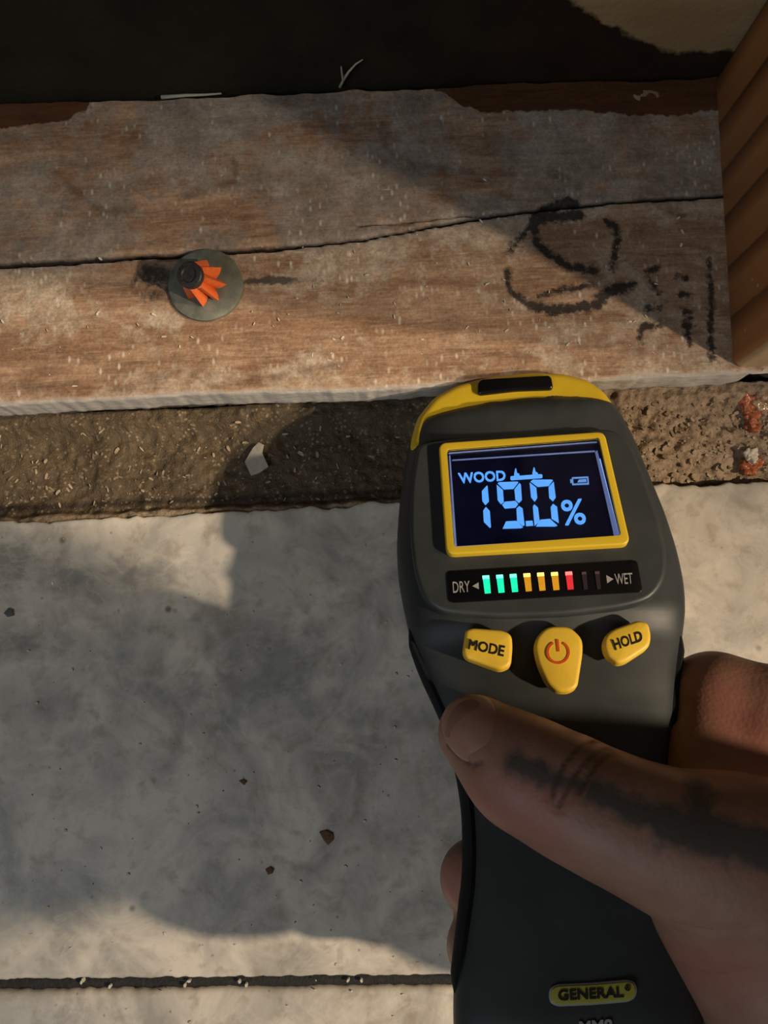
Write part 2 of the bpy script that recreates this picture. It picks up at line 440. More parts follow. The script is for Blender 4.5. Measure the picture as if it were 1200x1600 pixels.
    for pts in ([(600, 195), (605, 235), (640, 255), (690, 262), (760, 275), (850, 268), (905, 285), (905, 310)], [(280, 310), (330, 300), (370, 280), (365, 250)], [(90, 270), (120, 300), (160, 330), (220, 325)],
                [(330, 560), (300, 585), (330, 605), (420, 590), (520, 570)], [(180, 610), (260, 590), (330, 560)], [(0, 600), (60, 605), (120, 600)]):
        rg = np.minimum(rg, seg_dist(X, Y, poly_px(pts)))
    V = np.stack([X, Y, Z], -1).reshape(-1, 3); F = []
    idx = np.arange(nx * n).reshape(nx, n)
    q = np.stack([idx[:-1, :-1], idx[1:, :-1], idx[1:, 1:], idx[:-1, 1:]], -1).reshape(-1, 4)
    F = [tuple(r) for r in q]
    F += [tuple(idx[0, ::-1]), tuple(idx[-1, :])]
    F += [(idx[i, 0], idx[i, -1], idx[i + 1, -1], idx[i + 1, 0]) for i in range(nx - 1)]
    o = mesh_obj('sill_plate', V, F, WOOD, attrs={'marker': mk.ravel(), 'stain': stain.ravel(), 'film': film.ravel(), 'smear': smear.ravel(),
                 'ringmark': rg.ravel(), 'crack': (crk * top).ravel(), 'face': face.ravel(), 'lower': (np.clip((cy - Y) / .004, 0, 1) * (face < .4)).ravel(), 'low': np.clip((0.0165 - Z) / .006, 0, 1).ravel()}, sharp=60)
    tag(o, 'dusty cracked wooden sill plate with black marker scribble', 'lumber')
    return o
sill_plate()

# ------------------------------------------------------------------ back wall
def wall_back():
    k = NM('two_tone_wall_board'); v = k.coord()
    n1 = k.noise(v, 60, 5); n2 = k.noise(v, 500, 4)
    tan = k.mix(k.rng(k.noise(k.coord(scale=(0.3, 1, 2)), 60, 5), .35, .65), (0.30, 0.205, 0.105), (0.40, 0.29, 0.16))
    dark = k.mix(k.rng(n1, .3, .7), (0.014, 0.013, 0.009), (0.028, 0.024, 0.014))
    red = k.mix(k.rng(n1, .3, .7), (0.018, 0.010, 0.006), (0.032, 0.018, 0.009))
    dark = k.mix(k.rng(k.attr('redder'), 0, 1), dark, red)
    m = k.math('ADD', k.attr('dark_zone'), k.rng(k.noise(v, 200, 4), .3, .7, -0.0012, 0.0012))
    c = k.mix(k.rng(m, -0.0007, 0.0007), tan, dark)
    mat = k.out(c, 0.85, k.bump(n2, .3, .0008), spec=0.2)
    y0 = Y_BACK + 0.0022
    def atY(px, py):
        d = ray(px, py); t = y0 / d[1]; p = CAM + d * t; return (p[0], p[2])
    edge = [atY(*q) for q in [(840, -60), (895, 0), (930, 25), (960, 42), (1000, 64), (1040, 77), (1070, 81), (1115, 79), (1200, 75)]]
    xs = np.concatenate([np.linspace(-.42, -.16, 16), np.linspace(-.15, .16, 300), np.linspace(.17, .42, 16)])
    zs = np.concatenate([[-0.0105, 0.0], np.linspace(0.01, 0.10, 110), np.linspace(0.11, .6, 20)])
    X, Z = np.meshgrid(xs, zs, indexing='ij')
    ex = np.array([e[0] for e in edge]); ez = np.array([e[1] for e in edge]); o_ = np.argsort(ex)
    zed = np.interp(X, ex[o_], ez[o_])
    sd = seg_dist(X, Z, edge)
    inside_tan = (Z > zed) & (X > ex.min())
    dark_zone = np.where(inside_tan, -sd, sd)  # board is dark below and left of the edge line, tan above right
    redder = np.clip((X - 0.0) / 0.06, 0, 1)
    nx, nz = X.shape
    front = np.stack([X, np.full(X.shape, y0), Z], -1).reshape(-1, 3)
    back = front + np.array([0, 0.012, 0])
    N = len(front); idx = np.arange(N).reshape(nx, nz)
    q = np.stack([idx[:-1, :-1], idx[1:, :-1], idx[1:, 1:], idx[:-1, 1:]], -1).reshape(-1, 4)
    F = [tuple(r) for r in q]
    a, b, c_, d_ = idx[0, 0], idx[-1, 0], idx[-1, -1], idx[0, -1]
    F += [(N + a, N + d_, N + c_, N + b)]
    F += [(a, N + a, N + b, b), (c_, N + c_, N + d_, d_)]
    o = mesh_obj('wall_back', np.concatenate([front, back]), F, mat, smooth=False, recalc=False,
                 attrs={'dark_zone': np.concatenate([dark_zone.ravel()] * 2), 'redder': np.concatenate([redder.ravel()] * 2)})
    tag(o, 'dark wall board behind the sill plate with a tan patch', 'wall', kind='structure')
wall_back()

# ------------------------------------------------------------------ stud
def stud():
    k = NM('stud_wood'); v = k.coord()
    vb = k.coord(scale=(1, 1, 0.12), rot=(math.radians(7), 0, 0))
    band = k.wave(vb, 21, 2.2, 3, 1.2, 'Y', 'SAW')
    g = k.noise(k.coord(scale=(6, 6, 0.5)), 60, 5)
    c = k.ramp(band, [(0.0, (0.30, 0.125, 0.042)), (0.55, (0.36, 0.16, 0.056)), (0.80, (0.19, 0.072, 0.024)), (0.95, (0.07, 0.026, 0.009)), (1.0, (0.28, 0.115, 0.038))])
    c = k.mix(k.rng(g, .3, .7, 0, .3), c, (0.27, 0.12, 0.045))
    frn = k.attr('front')
    c = k.mix(frn, c, k.mix(k.rng(g, .3, .7), (0.36, 0.24, 0.13), (0.52, 0.37, 0.22)))  # front face painted tan: the lamp light on it is in the colour
    spk = k.math('MULTIPLY', k.rng(k.voro(v, 220), 0.04, 0.12, 1, 0), k.rng(k.noise(v, 60, 3), .55, .62))
    c = k.mix(k.math('MULTIPLY', spk, .7), c, (0.6, 0.52, 0.42))
    mat = k.out(c, 0.55, k.bump(g, .25, .0008), spec=.4)
    # vertical board: rounded long corners, slightly uneven foot
    x0, x1 = X_STUD, X_STUD + 0.038
    y0, y1 = Y_FRONT + 0.0015, Y_BACK + 0.0006
    r = 0.003; ring = []
    for cx, cy, a0 in ((x1 - r, y1 - r, 0), (x0 + r, y1 - r, 90), (x0 + r, y0 + r, 180), (x1 - r, y0 + r, 270)):
        for a in np.linspace(a0, a0 + 90, 6): ring.append((cx + r * math.cos(math.radians(a)), cy + r * math.sin(math.radians(a))))
    n = len(ring); zs = [ZP + 0.0002, ZP + 0.0012, ZP + .02, .1, .2, .35, .6]
    V = []; fr = []
    for i, z in enumerate(zs):
        for x, y in ring:
            sh = 0.004 * (y - y0) / (y1 - y0)          # the board stands a hair out of square
            V.append((x + sh + (0.0 if i else 0.0006 * (1 if x < x0 + .01 else 0)), y, z)); fr.append(1.0 if y < y0 + 0.001 else 0.0)
    F = [(i * n + j, i * n + (j + 1) % n, (i + 1) * n + (j + 1) % n, (i + 1) * n + j) for i in range(len(zs) - 1) for j in range(n)]
    F += [tuple(range(n))[::-1], tuple((len(zs) - 1) * n + j for j in range(n))]
    o = mesh_obj('wall_stud', V, F, mat, attrs={'front': fr}, sharp=40)
    tag(o, 'orange brown upright wooden stud standing on the sill plate', 'lumber')
stud()

# ------------------------------------------------------------------ dirt gap
def dirt():
    k = NM('dirt_bed'); v = k.coord()
    n1 = k.noise(v, 60, 6, .6); n2 = k.noise(v, 420, 6, .65); n3 = k.noise(v, 1400, 4)
    c = k.mix(k.rng(n1, .3, .7), (0.060, 0.040, 0.020), (0.125, 0.088, 0.048))
    grit = k.attr('grit')
    cg = k.mix(k.rng(n2, .3, .7), (0.13, 0.080, 0.046), (0.58, 0.43, 0.30))
    c = k.mix(k.rng(grit, 0.1, 0.9), c, cg)
    c = k.mix(k.rng(n2, .56, .72, 0, .6), c, (0.26, 0.19, 0.115))
    c = k.mix(k.rng(k.attr('lip'), .2, .9), c, k.mix(k.rng(n2, .3, .7), (0.16, 0.115, 0.07), (0.36, 0.27, 0.18)))
    c = k.mix(k.rng(k.attr('dark_strip'), .2, .8, 0, .9), c, (0.022, 0.012, 0.006))
    vg = k.voro(v, 700)
    c = k.mix(k.math('MULTIPLY', k.rng(vg, .15, .4, .5, 0), k.rng(k.noise(v, 200, 3), .45, .6)), c, (.50, .40, .28))
    mat = k.out(c, k.rng(n2, .3, .7, .42, .75), k.bump(n2, .55, .002, k.bump(n3, .4, .001)), spec=.4)
    xs = np.concatenate([np.linspace(-.42, -.15, 30), np.linspace(-.148, .148, 420), np.linspace(.15, .42, 30)])
    ys = np.linspace(Y_TILE - 0.0008, Y_FRONT + 0.004, 64)
    X, Y = np.meshgrid(xs, ys, indexing='ij')
    t = (Y - Y_TILE) / (Y_FRONT - Y_TILE)
    right = np.clip((X - 0.055) / .03, 0, 1)
    Z = -0.0042 + 0.0016 * (fbm(X * 60, Y * 60, 4, 71) - .5) * 2
    Z += (0.0009 + 0.0012 * right) * (fbm(X * 420, Y * 420, 4, 72) - .5) * 2
    Z += 0.0035 * np.clip((t - .8) / .2, 0, 1) ** 2 + right * 0.0022 * np.clip((t - .2) / .3, 0, 1)
    ledge = np.clip((X - 0.012) / .02, 0, 1) * np.clip((.30 - t) / .1, 0, 1) * np.clip((.072 - X) / .02, 0, 1)
    Z += ledge * 0.0022
    Z -= right * 0.003 * np.exp(-((t - .06) / .08) ** 2)
    lip = np.clip((0.10 + 0.05 * (fbm(X * 200, X * 0, 2, 77) - .5) - t) / .05, 0, 1) * (1 - right)
    Z += lip * 0.0030
    nx, ny = X.shape; idx = np.arange(nx * ny).reshape(nx, ny)
    q = np.stack([idx[:-1, :-1], idx[1:, :-1], idx[1:, 1:], idx[:-1, 1:]], -1).reshape(-1, 4)
    bot = np.array([[-.42, ys[0], -.0104], [.42, ys[0], -.0104], [.42, ys[-1], -.0104], [-.42, ys[-1], -.0104]])
    N = nx * ny
    F = [tuple(r) for r in q] + [(N, N + 3, N + 2, N + 1)]
    F += [tuple(idx[:, 0][::-1]) + (N, N + 1), tuple(idx[:, -1]) + (N + 2, N + 3), tuple(idx[0, :]) + (N + 3, N), tuple(idx[-1, ::-1]) + (N + 1, N + 2)]
    pad = lambda a: np.concatenate([a.ravel(), [0] * 4])
    dark_strip = right * np.exp(-((t - .05) / .06) ** 2) + (1 - right) * .8 * np.exp(-((t - .17) / .05) ** 2)  # darker strips of the bed close to the tile edge
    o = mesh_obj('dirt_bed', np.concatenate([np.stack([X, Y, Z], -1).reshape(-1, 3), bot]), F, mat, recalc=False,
                 attrs={'grit': pad(right), 'lip': pad(lip), 'dark_strip': pad(dark_strip)})
    tag(o, 'brown gritty dirt filling the gap between tile and sill plate', 'dirt', kind='stuff')
    return X, Y, Z
dX, dY, dZ = dirt()
def dirt_z(x, y):
    i = np.argmin(np.abs(dX[:, 0] - x)); j = np.argmin(np.abs(dY[0] - y)); return dZ[i, j]

def chip_mesh(x, y, z, L, W, T, ang, tilt, V, F):
    c, s = math.cos(ang), math.sin(ang); b = len(V)
    for k_, (u, w_) in enumerate(((-1, -.6), (-.3, -1), (.7, -.8), (1, .3), (.2, 1), (-.8, .7))):
        u *= L * random.uniform(.7, 1.1) / 2; w_ *= W * random.uniform(.7, 1.1) / 2
        for dz in (0, T):
            V.append((x + u * c - w_ * s, y + u * s + w_ * c, z + dz + u * tilt))
    n = 6
    F.append(tuple(b + 2 * i + 1 for i in range(n))); F.append(tuple(b + 2 * i for i in range(n))[::-1])
    for i in range(n):
        j = (i + 1) % n; F.append((b + 2 * i, b + 2 * j, b + 2 * j + 1, b + 2 * i + 1))

def crumbs():
    k = NM('wood_crumb'); v = k.coord()
    nz = k.noise(v, 160, 3)
    mat = k.out(k.mix(k.rng(nz, .35, .65), (0.18, 0.12, 0.065), (0.50, 0.40, 0.27)), .75, k.bump(k.noise(v, 1200, 3), .3, .0005))
    V, F = [], []
    for i in range(430):
        x = random.uniform(-.14, .14); y = random.uniform(Y_TILE + .003, Y_FRONT - .001)
        if -.01 < x < .075 and random.random() < .7: continue
        L = random.choice([.0004, .0006, .0006, .001, .0016, .0022]) * random.uniform(.7, 1.2)
        chip_mesh(x, y, dirt_z(x, y) + .0001, L, L * random.uniform(.15, .5), .0003, random.uniform(0, 6.3), random.uniform(-.3, .3), V, F)
    for i in range(420):
        x = random.uniform(.058, .135); y = random.uniform(Y_TILE + .004, Y_FRONT - .001)
        L = random.choice([.0006, .0009, .0009, .0013, .0019]) * random.uniform(.8, 1.2)
        chip_mesh(x, y, dirt_z(x, y) - .0002, L, L * random.uniform(.45, .9), L * .6, random.uniform(0, 6.3), random.uniform(-.4, .4), V, F)
    o = mesh_obj('wood_crumbs', V, F, mat, smooth=False); tag(o, 'pale wood crumbs and slivers strewn over the dirt gap', 'crumbs', kind='stuff')
    k = NM('plaster_crumb'); v = k.coord()
    mat2 = k.out(k.mix(k.rng(k.noise(v, 300, 3), .3, .7), (0.45, 0.40, 0.33), (0.75, 0.70, 0.62)), .8)
    V, F = [], []
    for i in range(150):
        x = random.uniform(-.13, .10); y = random.uniform(Y_FRONT + .003, Y_BACK - .012)
        if random.random() < .45: y = random.uniform(Y_FRONT + .002, Y_FRONT + .03)
        L = random.choice([.0004, .0006, .0009, .0013])
        chip_mesh(x, y, ZP - .0004, L * 1.2, L * random.uniform(.25, .6), .0003, random.uniform(0, 6.3), 0, V, F)
    for i in range(110):
        p = P(random.uniform(0, 690), random.uniform(830, 1600), 0)
        L = random.choice([.0003, .0004, .0006, .001]); chip_mesh(p[0], p[1], -.0001, L, L * random.uniform(.5, .9), .0004, random.uniform(0, 6.3), 0, V, F)
    for i in range(9):
        x = random.uniform(-.1, .02); chip_mesh(x, GY(x) + random.uniform(-.0012, .0012), -.0012, .0012, .0008, .0012, random.uniform(0, 6), 0, V, F)
    o = mesh_obj('plaster_crumbs', V, F, mat2, smooth=False); tag(o, 'tiny white plaster crumbs scattered over tile and sill plate', 'crumbs', kind='stuff')
crumbs()

def flake(name, px, z, thick, mat, label, cat, curl=0.0):
    """thin irregular flake from an outline, with thickness and a slight curl"""
    pts = [P(a, b, z) for a, b in px]; c = np.mean(pts, axis=0); V, F = [], []
    n = len(pts); R = max(np.linalg.norm(p - c) for p in pts)
    for s, dz in ((1.0, 0), (1.0, thick * .8), (.75, thick)):
        for p in pts:
            d = (p - c) * s; V.append((d[0], d[1], dz + curl * (np.linalg.norm(d) / R) ** 2))
    V.append((0, 0, thick)); V.append((0, 0, 0))
    for i in range(n):
        j = (i + 1) % n
        F += [(i, j, n + j, n + i), (n + i, n + j, 2 * n + j, 2 * n + i), (2 * n + i, 2 * n + j, 3 * n), (j, i, 3 * n + 1)]
    o = mesh_obj(name, V, F, mat, sharp=40); o.location = c
    tag(o, label, cat); return o

PAPER = plain('paper_flake', (0.46, 0.41, 0.34), .8, .3, 900)
RUST = plain('rust_flake', (0.13, 0.065, 0.03), .8, .5, 1500, .4)
ORANGE_GUM = plain('orange_gum', (0.40, 0.125, 0.055), .25, .9, 420, .55)
CHUNK = plain('white_chunk', (0.62, 0.56, 0.47), .7, .4, 900, .2)
zd = dirt_z(P(400, 720, 0)[0], P(400, 720, 0)[1])
flake('paper_scrap', [(383, 722), (396, 700), (405, 692), (413, 696), (410, 708), (420, 730), (405, 740), (393, 744)], zd + .0010, .0006, PAPER, 'pale folded paper scrap lying in the dirt gap', 'scrap', .0005)
flake('rust_flake', [(499, 1300), (510, 1297), (520, 1302), (521, 1312), (513, 1320), (506, 1312)], 0, .0006, RUST, 'larger rusty brown flake on the marbled tile', 'flake')
flake('rust_flake', [(415, 1358), (422, 1354), (428, 1358), (426, 1364), (419, 1366)], 0, .0005, RUST, 'small dark speck below the rusty flake on the tile', 'flake')
flake('rust_flake', [(374, 1220), (380, 1217), (386, 1221), (382, 1227)], 0, .0004, RUST, 'tiny brown speck on the tile left of the thumb', 'flake')
flake('pebble', [(7, 958), (14, 950), (21, 953), (22, 962), (13, 964)], 0, .0006, plain('grey_pebble', (.10, .10, .10), .7), 'small grey ring shaped speck near the left tile edge', 'speck')

def lump(name, px, zs, rs, mat, label, cat, seed=0):
    """lumpy ribbon of gum laid along a pixel path on the dirt"""
    pts = [P(a, b, z) for (a, b), z in zip(px, zs)]; V, F = [], []
    n = 12
    for i, (p, r) in enumerate(zip(pts, rs)):
        q0 = pts[max(i - 1, 0)]; q1 = pts[min(i + 1, len(pts) - 1)]; d = q1 - q0; d /= np.linalg.norm(d)
        s = np.cross(d, [0, 0, 1.]); s /= np.linalg.norm(s); u = np.cross(s, d)
        for j in range(n):
            a = 2 * math.pi * j / n; rr = r * (1 + .8 * (fbm(np.array(i * 1.3 + seed), np.array(j * .9), 2, seed) - .5) * 2)
            V.append(p + s * rr * math.cos(a) + u * rr * .5 * math.sin(a))
    m = len(pts)
    F = [(i * n + j, i * n + (j + 1) % n, (i + 1) * n + (j + 1) % n, (i + 1) * n + j) for i in range(m - 1) for j in range(n)]
    F += [tuple(range(n))[::-1], tuple((m - 1) * n + j for j in range(n))]
    o = mesh_obj(name, V, F, mat); 
    c = np.mean(pts, axis=0); o.data.transform(Matrix.Translation(-Vector(c))); o.location = c
    md = o.modifiers.new('smooth', 'SUBSURF'); md.levels = 2; md.render_levels = 3
    tx = bpy.data.textures.new(name + '_lumps', 'CLOUDS'); tx.noise_scale = .0022; tx.noise_depth = 2
    dm = o.modifiers.new('lumps', 'DISPLACE'); dm.texture = tx; dm.strength = .0034; dm.mid_level = .5; dm.texture_coords = 'LOCAL'
    tag(o, label, cat); return o
lump('sealant_smear', [(1160, 612), (1166, 622), (1172, 634), (1174, 646), (1177, 658), (1176, 668), (1174, 677)], [.0008, .001, .0004, .0, -.0006, -.001, -.001], [.0014, .0026, .0030, .0024, .0028, .0024, .0012], ORANGE_GUM, 'glossy orange red sealant streak on the dirt under the stud', 'sealant', 3)
lump('sealant_blob', [(1158, 738), (1164, 733), (1172, 728), (1180, 722), (1187, 715)], [-.0028] * 5, [.0016, .0028, .0030, .0024, .0012], ORANGE_GUM, 'orange lump below the white crumb at the right edge', 'sealant', 9)
lump('plaster_lump', [(1165, 715), (1171, 711), (1178, 710), (1184, 712)], [-.001, -.0002, -.0002, -.001], [.001, .0026, .0026, .001], CHUNK, 'white plaster lump between the two orange sealant pieces', 'plaster', 5)
lump('sealant_film', [(1183, 612), (1188, 622), (1193, 634), (1197, 648)], [.0, .0008, .0008, -.001], [.0016, .0034, .0034, .0016], plain('wet_tan_gum', (.42, .27, .17), .15, .3, 500, .3), 'wet shiny tan blob beside the orange streak', 'sealant', 14)

def strand(name, paths, r, mat, label):
    V, F = [], []
    for pts in paths:
        pts = [np.array(p) for p in pts]; n = 6; b = len(V); m = len(pts)
        for i, p in enumerate(pts):
            d = pts[min(i + 1, m - 1)] - pts[max(i - 1, 0)]; d = d / np.linalg.norm(d)
            s = np.cross(d, [.3, .9, .2]); s /= np.linalg.norm(s); u = np.cross(s, d)
            rr = r * (1 - .6 * i / (m - 1))
            V += [p + rr * (s * math.cos(a) + u * math.sin(a)) for a in np.linspace(0, 2 * math.pi, n, endpoint=False)]
        F += [(b + i * n + j, b + i * n + (j + 1) % n, b + (i + 1) * n + (j + 1) % n, b + (i + 1) * n + j) for i in range(m - 1) for j in range(n)]
        F += [tuple(b + j for j in range(n))[::-1], tuple(b + (m - 1) * n + j for j in range(n))]
    o = mesh_obj(name, V, F, mat); c = np.array(V).mean(0); o.data.transform(Matrix.Translation(-Vector(c))); o.location = c
    tag(o, label, 'fibre'); return o
FIB = plain('pale_fibre', (0.42, 0.38, 0.30), .8)
def bk(px, py, z):
    d = ray(px, py); return CAM + d * ((Y_BACK + .0009) / d[1])
strand('wood_fibre', [[bk(531, 136, .0255), bk(536, 126, .027), bk(534, 112, .029), bk(533, 104, .030)], [bk(536, 126, .027), bk(545, 112, .029), bk(556, 100, .031), bk(567, 93, .032)]], .00045, FIB, 'pale forked wood fibre sticking up at the back edge')
strand('wood_splinter', [[bk(252, 152, .0262), bk(290, 149, .0266), bk(320, 148, .0268), bk(346, 146, .0270)]], .0006, FIB, 'long pale splinter lying along the back edge')

# ------------------------------------------------------------------ drive pin with washer
def drive_pin():
    c = P(322, 446, ZP); root = empty('drive_pin', c)
    tag(root, 'drive pin with round steel washer and orange plastic flute', 'fastener')
    k = NM('zinc_washer'); v = k.coord(); n1 = k.noise(v, 260, 5); n2 = k.noise(v, 1800, 3)
    WZ = k.out(k.mix(k.rng(n1, .3, .7), (0.13, 0.14, 0.11), (0.25, 0.255, 0.215)), .55, k.bump(n2, .2, .0004), metal=.35)
    # washer outline, slightly faceted, dished, with a centre hole
    N = 64; R = .0106; V, F = [], []
    prof = [(.0022, .0013), (.0025, .0016), (.005, .0015), (.0085, .0011), (.0098, .0009), (1.0, .0006), (1.0, -.0008), (.0022, -.0006)]
    for i in range(N):
        a = 2 * math.pi * i / N
        fac = R * min(1.0, .985 / max(.001, math.cos(((a - .35 + math.pi / 4) % (math.pi / 2)) - math.pi / 4) ** .8)) 
        for r, z in prof:
            r = fac if r == 1.0 else r
            V.append((r * math.cos(a), r * math.sin(a), z))
    m = len(prof)
    for i in range(N):
        for j in range(m): F.append((i * m + j, ((i + 1) % N) * m + j, ((i + 1) % N) * m + (j + 1) % m, i * m + (j + 1) % m))
    w = mesh_obj('washer', V, F, WZ, root, sharp=35)
    base = np.array([P(326, 448, ZP)[0] - c[0], P(326, 448, ZP)[1] - c[1], .0012])
    hz = .0125
    top = P(295, 429, ZP + hz); top = np.array([top[0] - c[0], top[1] - c[1], hz])
    ax = top - base; L = np.linalg.norm(ax); ax /= L
    q = Vector(ax).to_track_quat('Z', 'Y').to_matrix()
    def lathe(name, prof, mat, lobes=0, N=40, amp=None):
        V, F = [], []
        for i in range(N):
            a = 2 * math.pi * i / N
            for jj, (r, z) in enumerate(prof):
                k_ = 1.0
                if lobes: k_ = 1 + (amp[jj]) * (abs(((a * lobes / (2 * math.pi)) % 1) * 2 - 1) * 2 - 1)
                p = q @ Vector((r * k_ * math.cos(a), r * k_ * math.sin(a), z))
                V.append(np.array(p) + base)
        m = len(prof)
        for i in range(N):
            for j in range(m - 1): F.append((i * m + j, ((i + 1) % N) * m + j, ((i + 1) % N) * m + j + 1, i * m + j + 1))
        F.append(tuple(i * m + m - 1 for i in range(N))); F.append(tuple(i * m for i in range(N))[::-1])
        return mesh_obj(name, V, F, mat, root, sharp=30)
    STEEL = plain('dark_pin_steel', (0.045, 0.040, 0.038), .5, .3, 1500, .4, metal=.4)
    lathe('shank', [(.0018, -.002), (.0018, L * .6)], STEEL, N=20)
    lathe('pin_head', [(.0028, L * .80), (.0035, L * .83), (.0036, L * .97), (.0033, L), (.0022, L + .0001), (.0019, L - .0003), (.0004, L - .0003)], STEEL)
    ORG = plain('orange_plastic', (0.80, 0.155, 0.035), .42, .15, 900, .1)
    lathe('plastic_flute', [(.0044, L * .12), (.0050, L * .16), (.0043, L * .45), (.0035, L * .80), (.0026, L * .83)], ORG, lobes=8, N=64, amp=[.30, .30, .24, .12, .05])
drive_pin()

# ------------------------------------------------------------------ moisture meter
PITCH, ROLL = math.radians(18.5), math.radians(5)
v0 = np.array([0, -math.cos(PITCH), math.sin(PITCH)]); u0 = np.array([math.cos(ROLL), 0, math.sin(ROLL)])
MWn = np.cross(v0, u0); MWn /= np.linalg.norm(MWn)
MO = P(822, 640, 0.0405)                                   # point of the face plane near the tip
def on_face(px, py, w=0.0):
    d = ray(px, py); o = MO + MWn * w
    return CAM + d * (((o - CAM) @ MWn) / (d @ MWn))
vdir = on_face(843, 862) - on_face(818, 694); vdir /= np.linalg.norm(vdir)
MT = -vdir                                                # local y: toward the tip
MU = np.cross(MT, MWn); MU /= np.linalg.norm(MU)
MM = Matrix([[MU[i], MT[i], MWn[i], MO[i]] for i in range(3)] + [[0, 0, 0, 1]])
def ml(px, py, w=0.0):
    p = on_face(px, py, w) - MO
    return (float(p @ MU), float(p @ MT))
def mw(u, t, w):
    return MO + MU * u + MT * t + MWn * w
meter = empty('moisture_meter'); meter.matrix_world = MM
tag(meter, 'dark grey and yellow handheld moisture meter with lit display', 'moisture meter')

def resample(pts, n, closed=True):
    p = np.array(pts, float)
    if closed: p = np.concatenate([p, p[:1]])
    d = np.concatenate([[0], np.cumsum(np.linalg.norm(np.diff(p, axis=0), axis=1))])
    s = np.linspace(0, d[-1], n, endpoint=not closed)
    return np.stack([np.interp(s, d, p[:, 0]), np.interp(s, d, p[:, 1])], 1)
def smooth_closed(p, it=3):
    for _ in range(it): p = .25 * np.roll(p, 1, 0) + .5 * p + .25 * np.roll(p, -1, 0)
    return p
def round_poly(pts, r, seg=5):
    out = []; n = len(pts); pts = [np.array(p) for p in pts]
    for i in range(n):
        a, b, c = pts[i - 1], pts[i], pts[(i + 1) % n]
        d1 = (a - b) / np.linalg.norm(a - b); d2 = (c - b) / np.linalg.norm(c - b)
        rr = min(r, np.linalg.norm(a - b) * .45, np.linalg.norm(c - b) * .45)
        p1, p2 = b + d1 * rr, b + d2 * rr
        for s in np.linspace(0, 1, seg): out.append((1 - s) ** 2 * p1 + 2 * s * (1 - s) * b + s * s * p2)
    return np.array(out)
def ccw(p):
    p = np.array(p); a = np.sum(p[:, 0] * np.roll(p[:, 1], -1) - np.roll(p[:, 0], -1) * p[:, 1])
    return p if a > 0 else p[::-1]
def inset(p, d):
    e = np.roll(p, -1, 0) - np.roll(p, 1, 0); nrm = np.stack([-e[:, 1], e[:, 0]], 1)
    nrm /= np.linalg.norm(nrm, axis=1, keepdims=True) + 1e-12
    return p + nrm * d
def slab(name, outline, w0, w1, mat, parent, bev=.0004, crown=0.0, wfun=None, seg=4, hole=None, sharp=50):
    """rounded-edge plate from an outline in face coordinates; wfun adds the height of the surface below it"""
    p = ccw(outline); n = len(p); V, F = [], []; c = p.mean(0)
    h = (lambda q: wfun(q[0], q[1])) if wfun else (lambda q: 0.0)
    rings = [(0, w0)] + [(bev * (1 - math.cos(a)), w1 - bev + bev * math.sin(a)) for a in np.linspace(0, math.pi / 2, seg)]
    for d, w in rings:
        for q in inset(p, d): V.append((q[0], q[1], w + h(q)))
    m = len(rings)
    if hole is None:
        for s in (.7, .4):
            for q in c + (inset(p, bev) - c) * s: V.append((q[0], q[1], w1 + crown * (1 - s * s) + h(q))); 
        V.append((c[0], c[1], w1 + crown + h(c))); m += 2
    else:
        ph = ccw(hole); 
        for w in (w1, w0):
            for q in ph: V.append((q[0], q[1], w + h(q)))
        m += 2
    for i in range(m - 1):
        for j in range(n): F.append((i * n + j, i * n + (j + 1) % n, (i + 1) * n + (j + 1) % n, (i + 1) * n + j))
    if hole is None:
        for j in range(n): F.append(((m - 1) * n + j, (m - 1) * n + (j + 1) % n, m * n))
    return mesh_obj(name, V, F, mat, parent, sharp=sharp)

# -- materials
def housing_mat():
    k = NM('grey_housing'); v = k.coord(); nz = k.noise(v, 5200, 2); lg = k.noise(v, 70, 5)
    c = k.mix(k.rng(lg, .3, .7), (0.027, 0.031, 0.032), (0.037, 0.042, 0.042))
    return k.out(c, k.rng(lg, .3, .7, .42, .56), k.bump(nz, .12, .0002), spec=.45)
HOUSE = housing_mat()
YEL = plain('yellow_plastic', (0.62, 0.42, 0.022), .42, .05, 3000, .05)
BTN = plain('yellow_button', (0.80, 0.52, 0.045), .45, .05, 3000, .05)
RUB = plain('black_rubber', (0.008, 0.009, 0.011), .8, .1, 4000, .2, spec=.2)
BLACK = plain('black_gloss_label', (0.004, 0.004, 0.005), .22, .02, 3000, .2)
INK = plain('black_ink', (0.010, 0.009, 0.008), .5, .02)
REDINK = plain('red_ink', (0.62, 0.075, 0.010), .5, .02)
GREYINK = plain('grey_ink', (0.34, 0.33, 0.31), .6, .02)
SILVER = plain('silver_border', (0.30, 0.31, 0.30), .4, .02)
BADGE = plain('badge_yellow', (0.40, 0.37, 0.05), .4, .05)

# -- housing
WM = -0.013                                               # depth of the widest line
sil = [(812, 607), (850, 605), (900, 611), (935, 625), (957, 643), (985, 690), (1010, 750), (1035, 810), (1054, 868), (1065, 920), (1067, 962), (1062, 1010), (1055, 1060), (1050, 1120), (1049, 1190), (1052, 1260), (1056, 1330), (1062, 1400), (1070, 1470), (1084, 1540), (1096, 1600), (1098, 1670), (1080, 1735), (1020, 1770), (900, 1785), (790, 1775), (730, 1740), (712, 1680), (708, 1600), (708, 1540), (716, 1470), (724, 1400), (729, 1330), (727, 1265), (718, 1210), (704, 1150), (680, 1095), (658, 1050), (641, 1000), (630, 950), (622, 905), (620, 860), (624, 800), (632, 742), (640, 696), (655, 665), (690, 640), (740, 620), (775, 612)]
outl = smooth_closed(resample([ml(a, b, WM) for a, b in sil], 260), 4)
tF = [ml(830, y, 0)[1] for y in (604, 624, 686, 955, 990, 1090, 1250, 1600, 1790)]
wF = [-.0048, -.0008, -.0016, -.0008, -.0032, -.0042, -.0040, -.0030, -.0065]
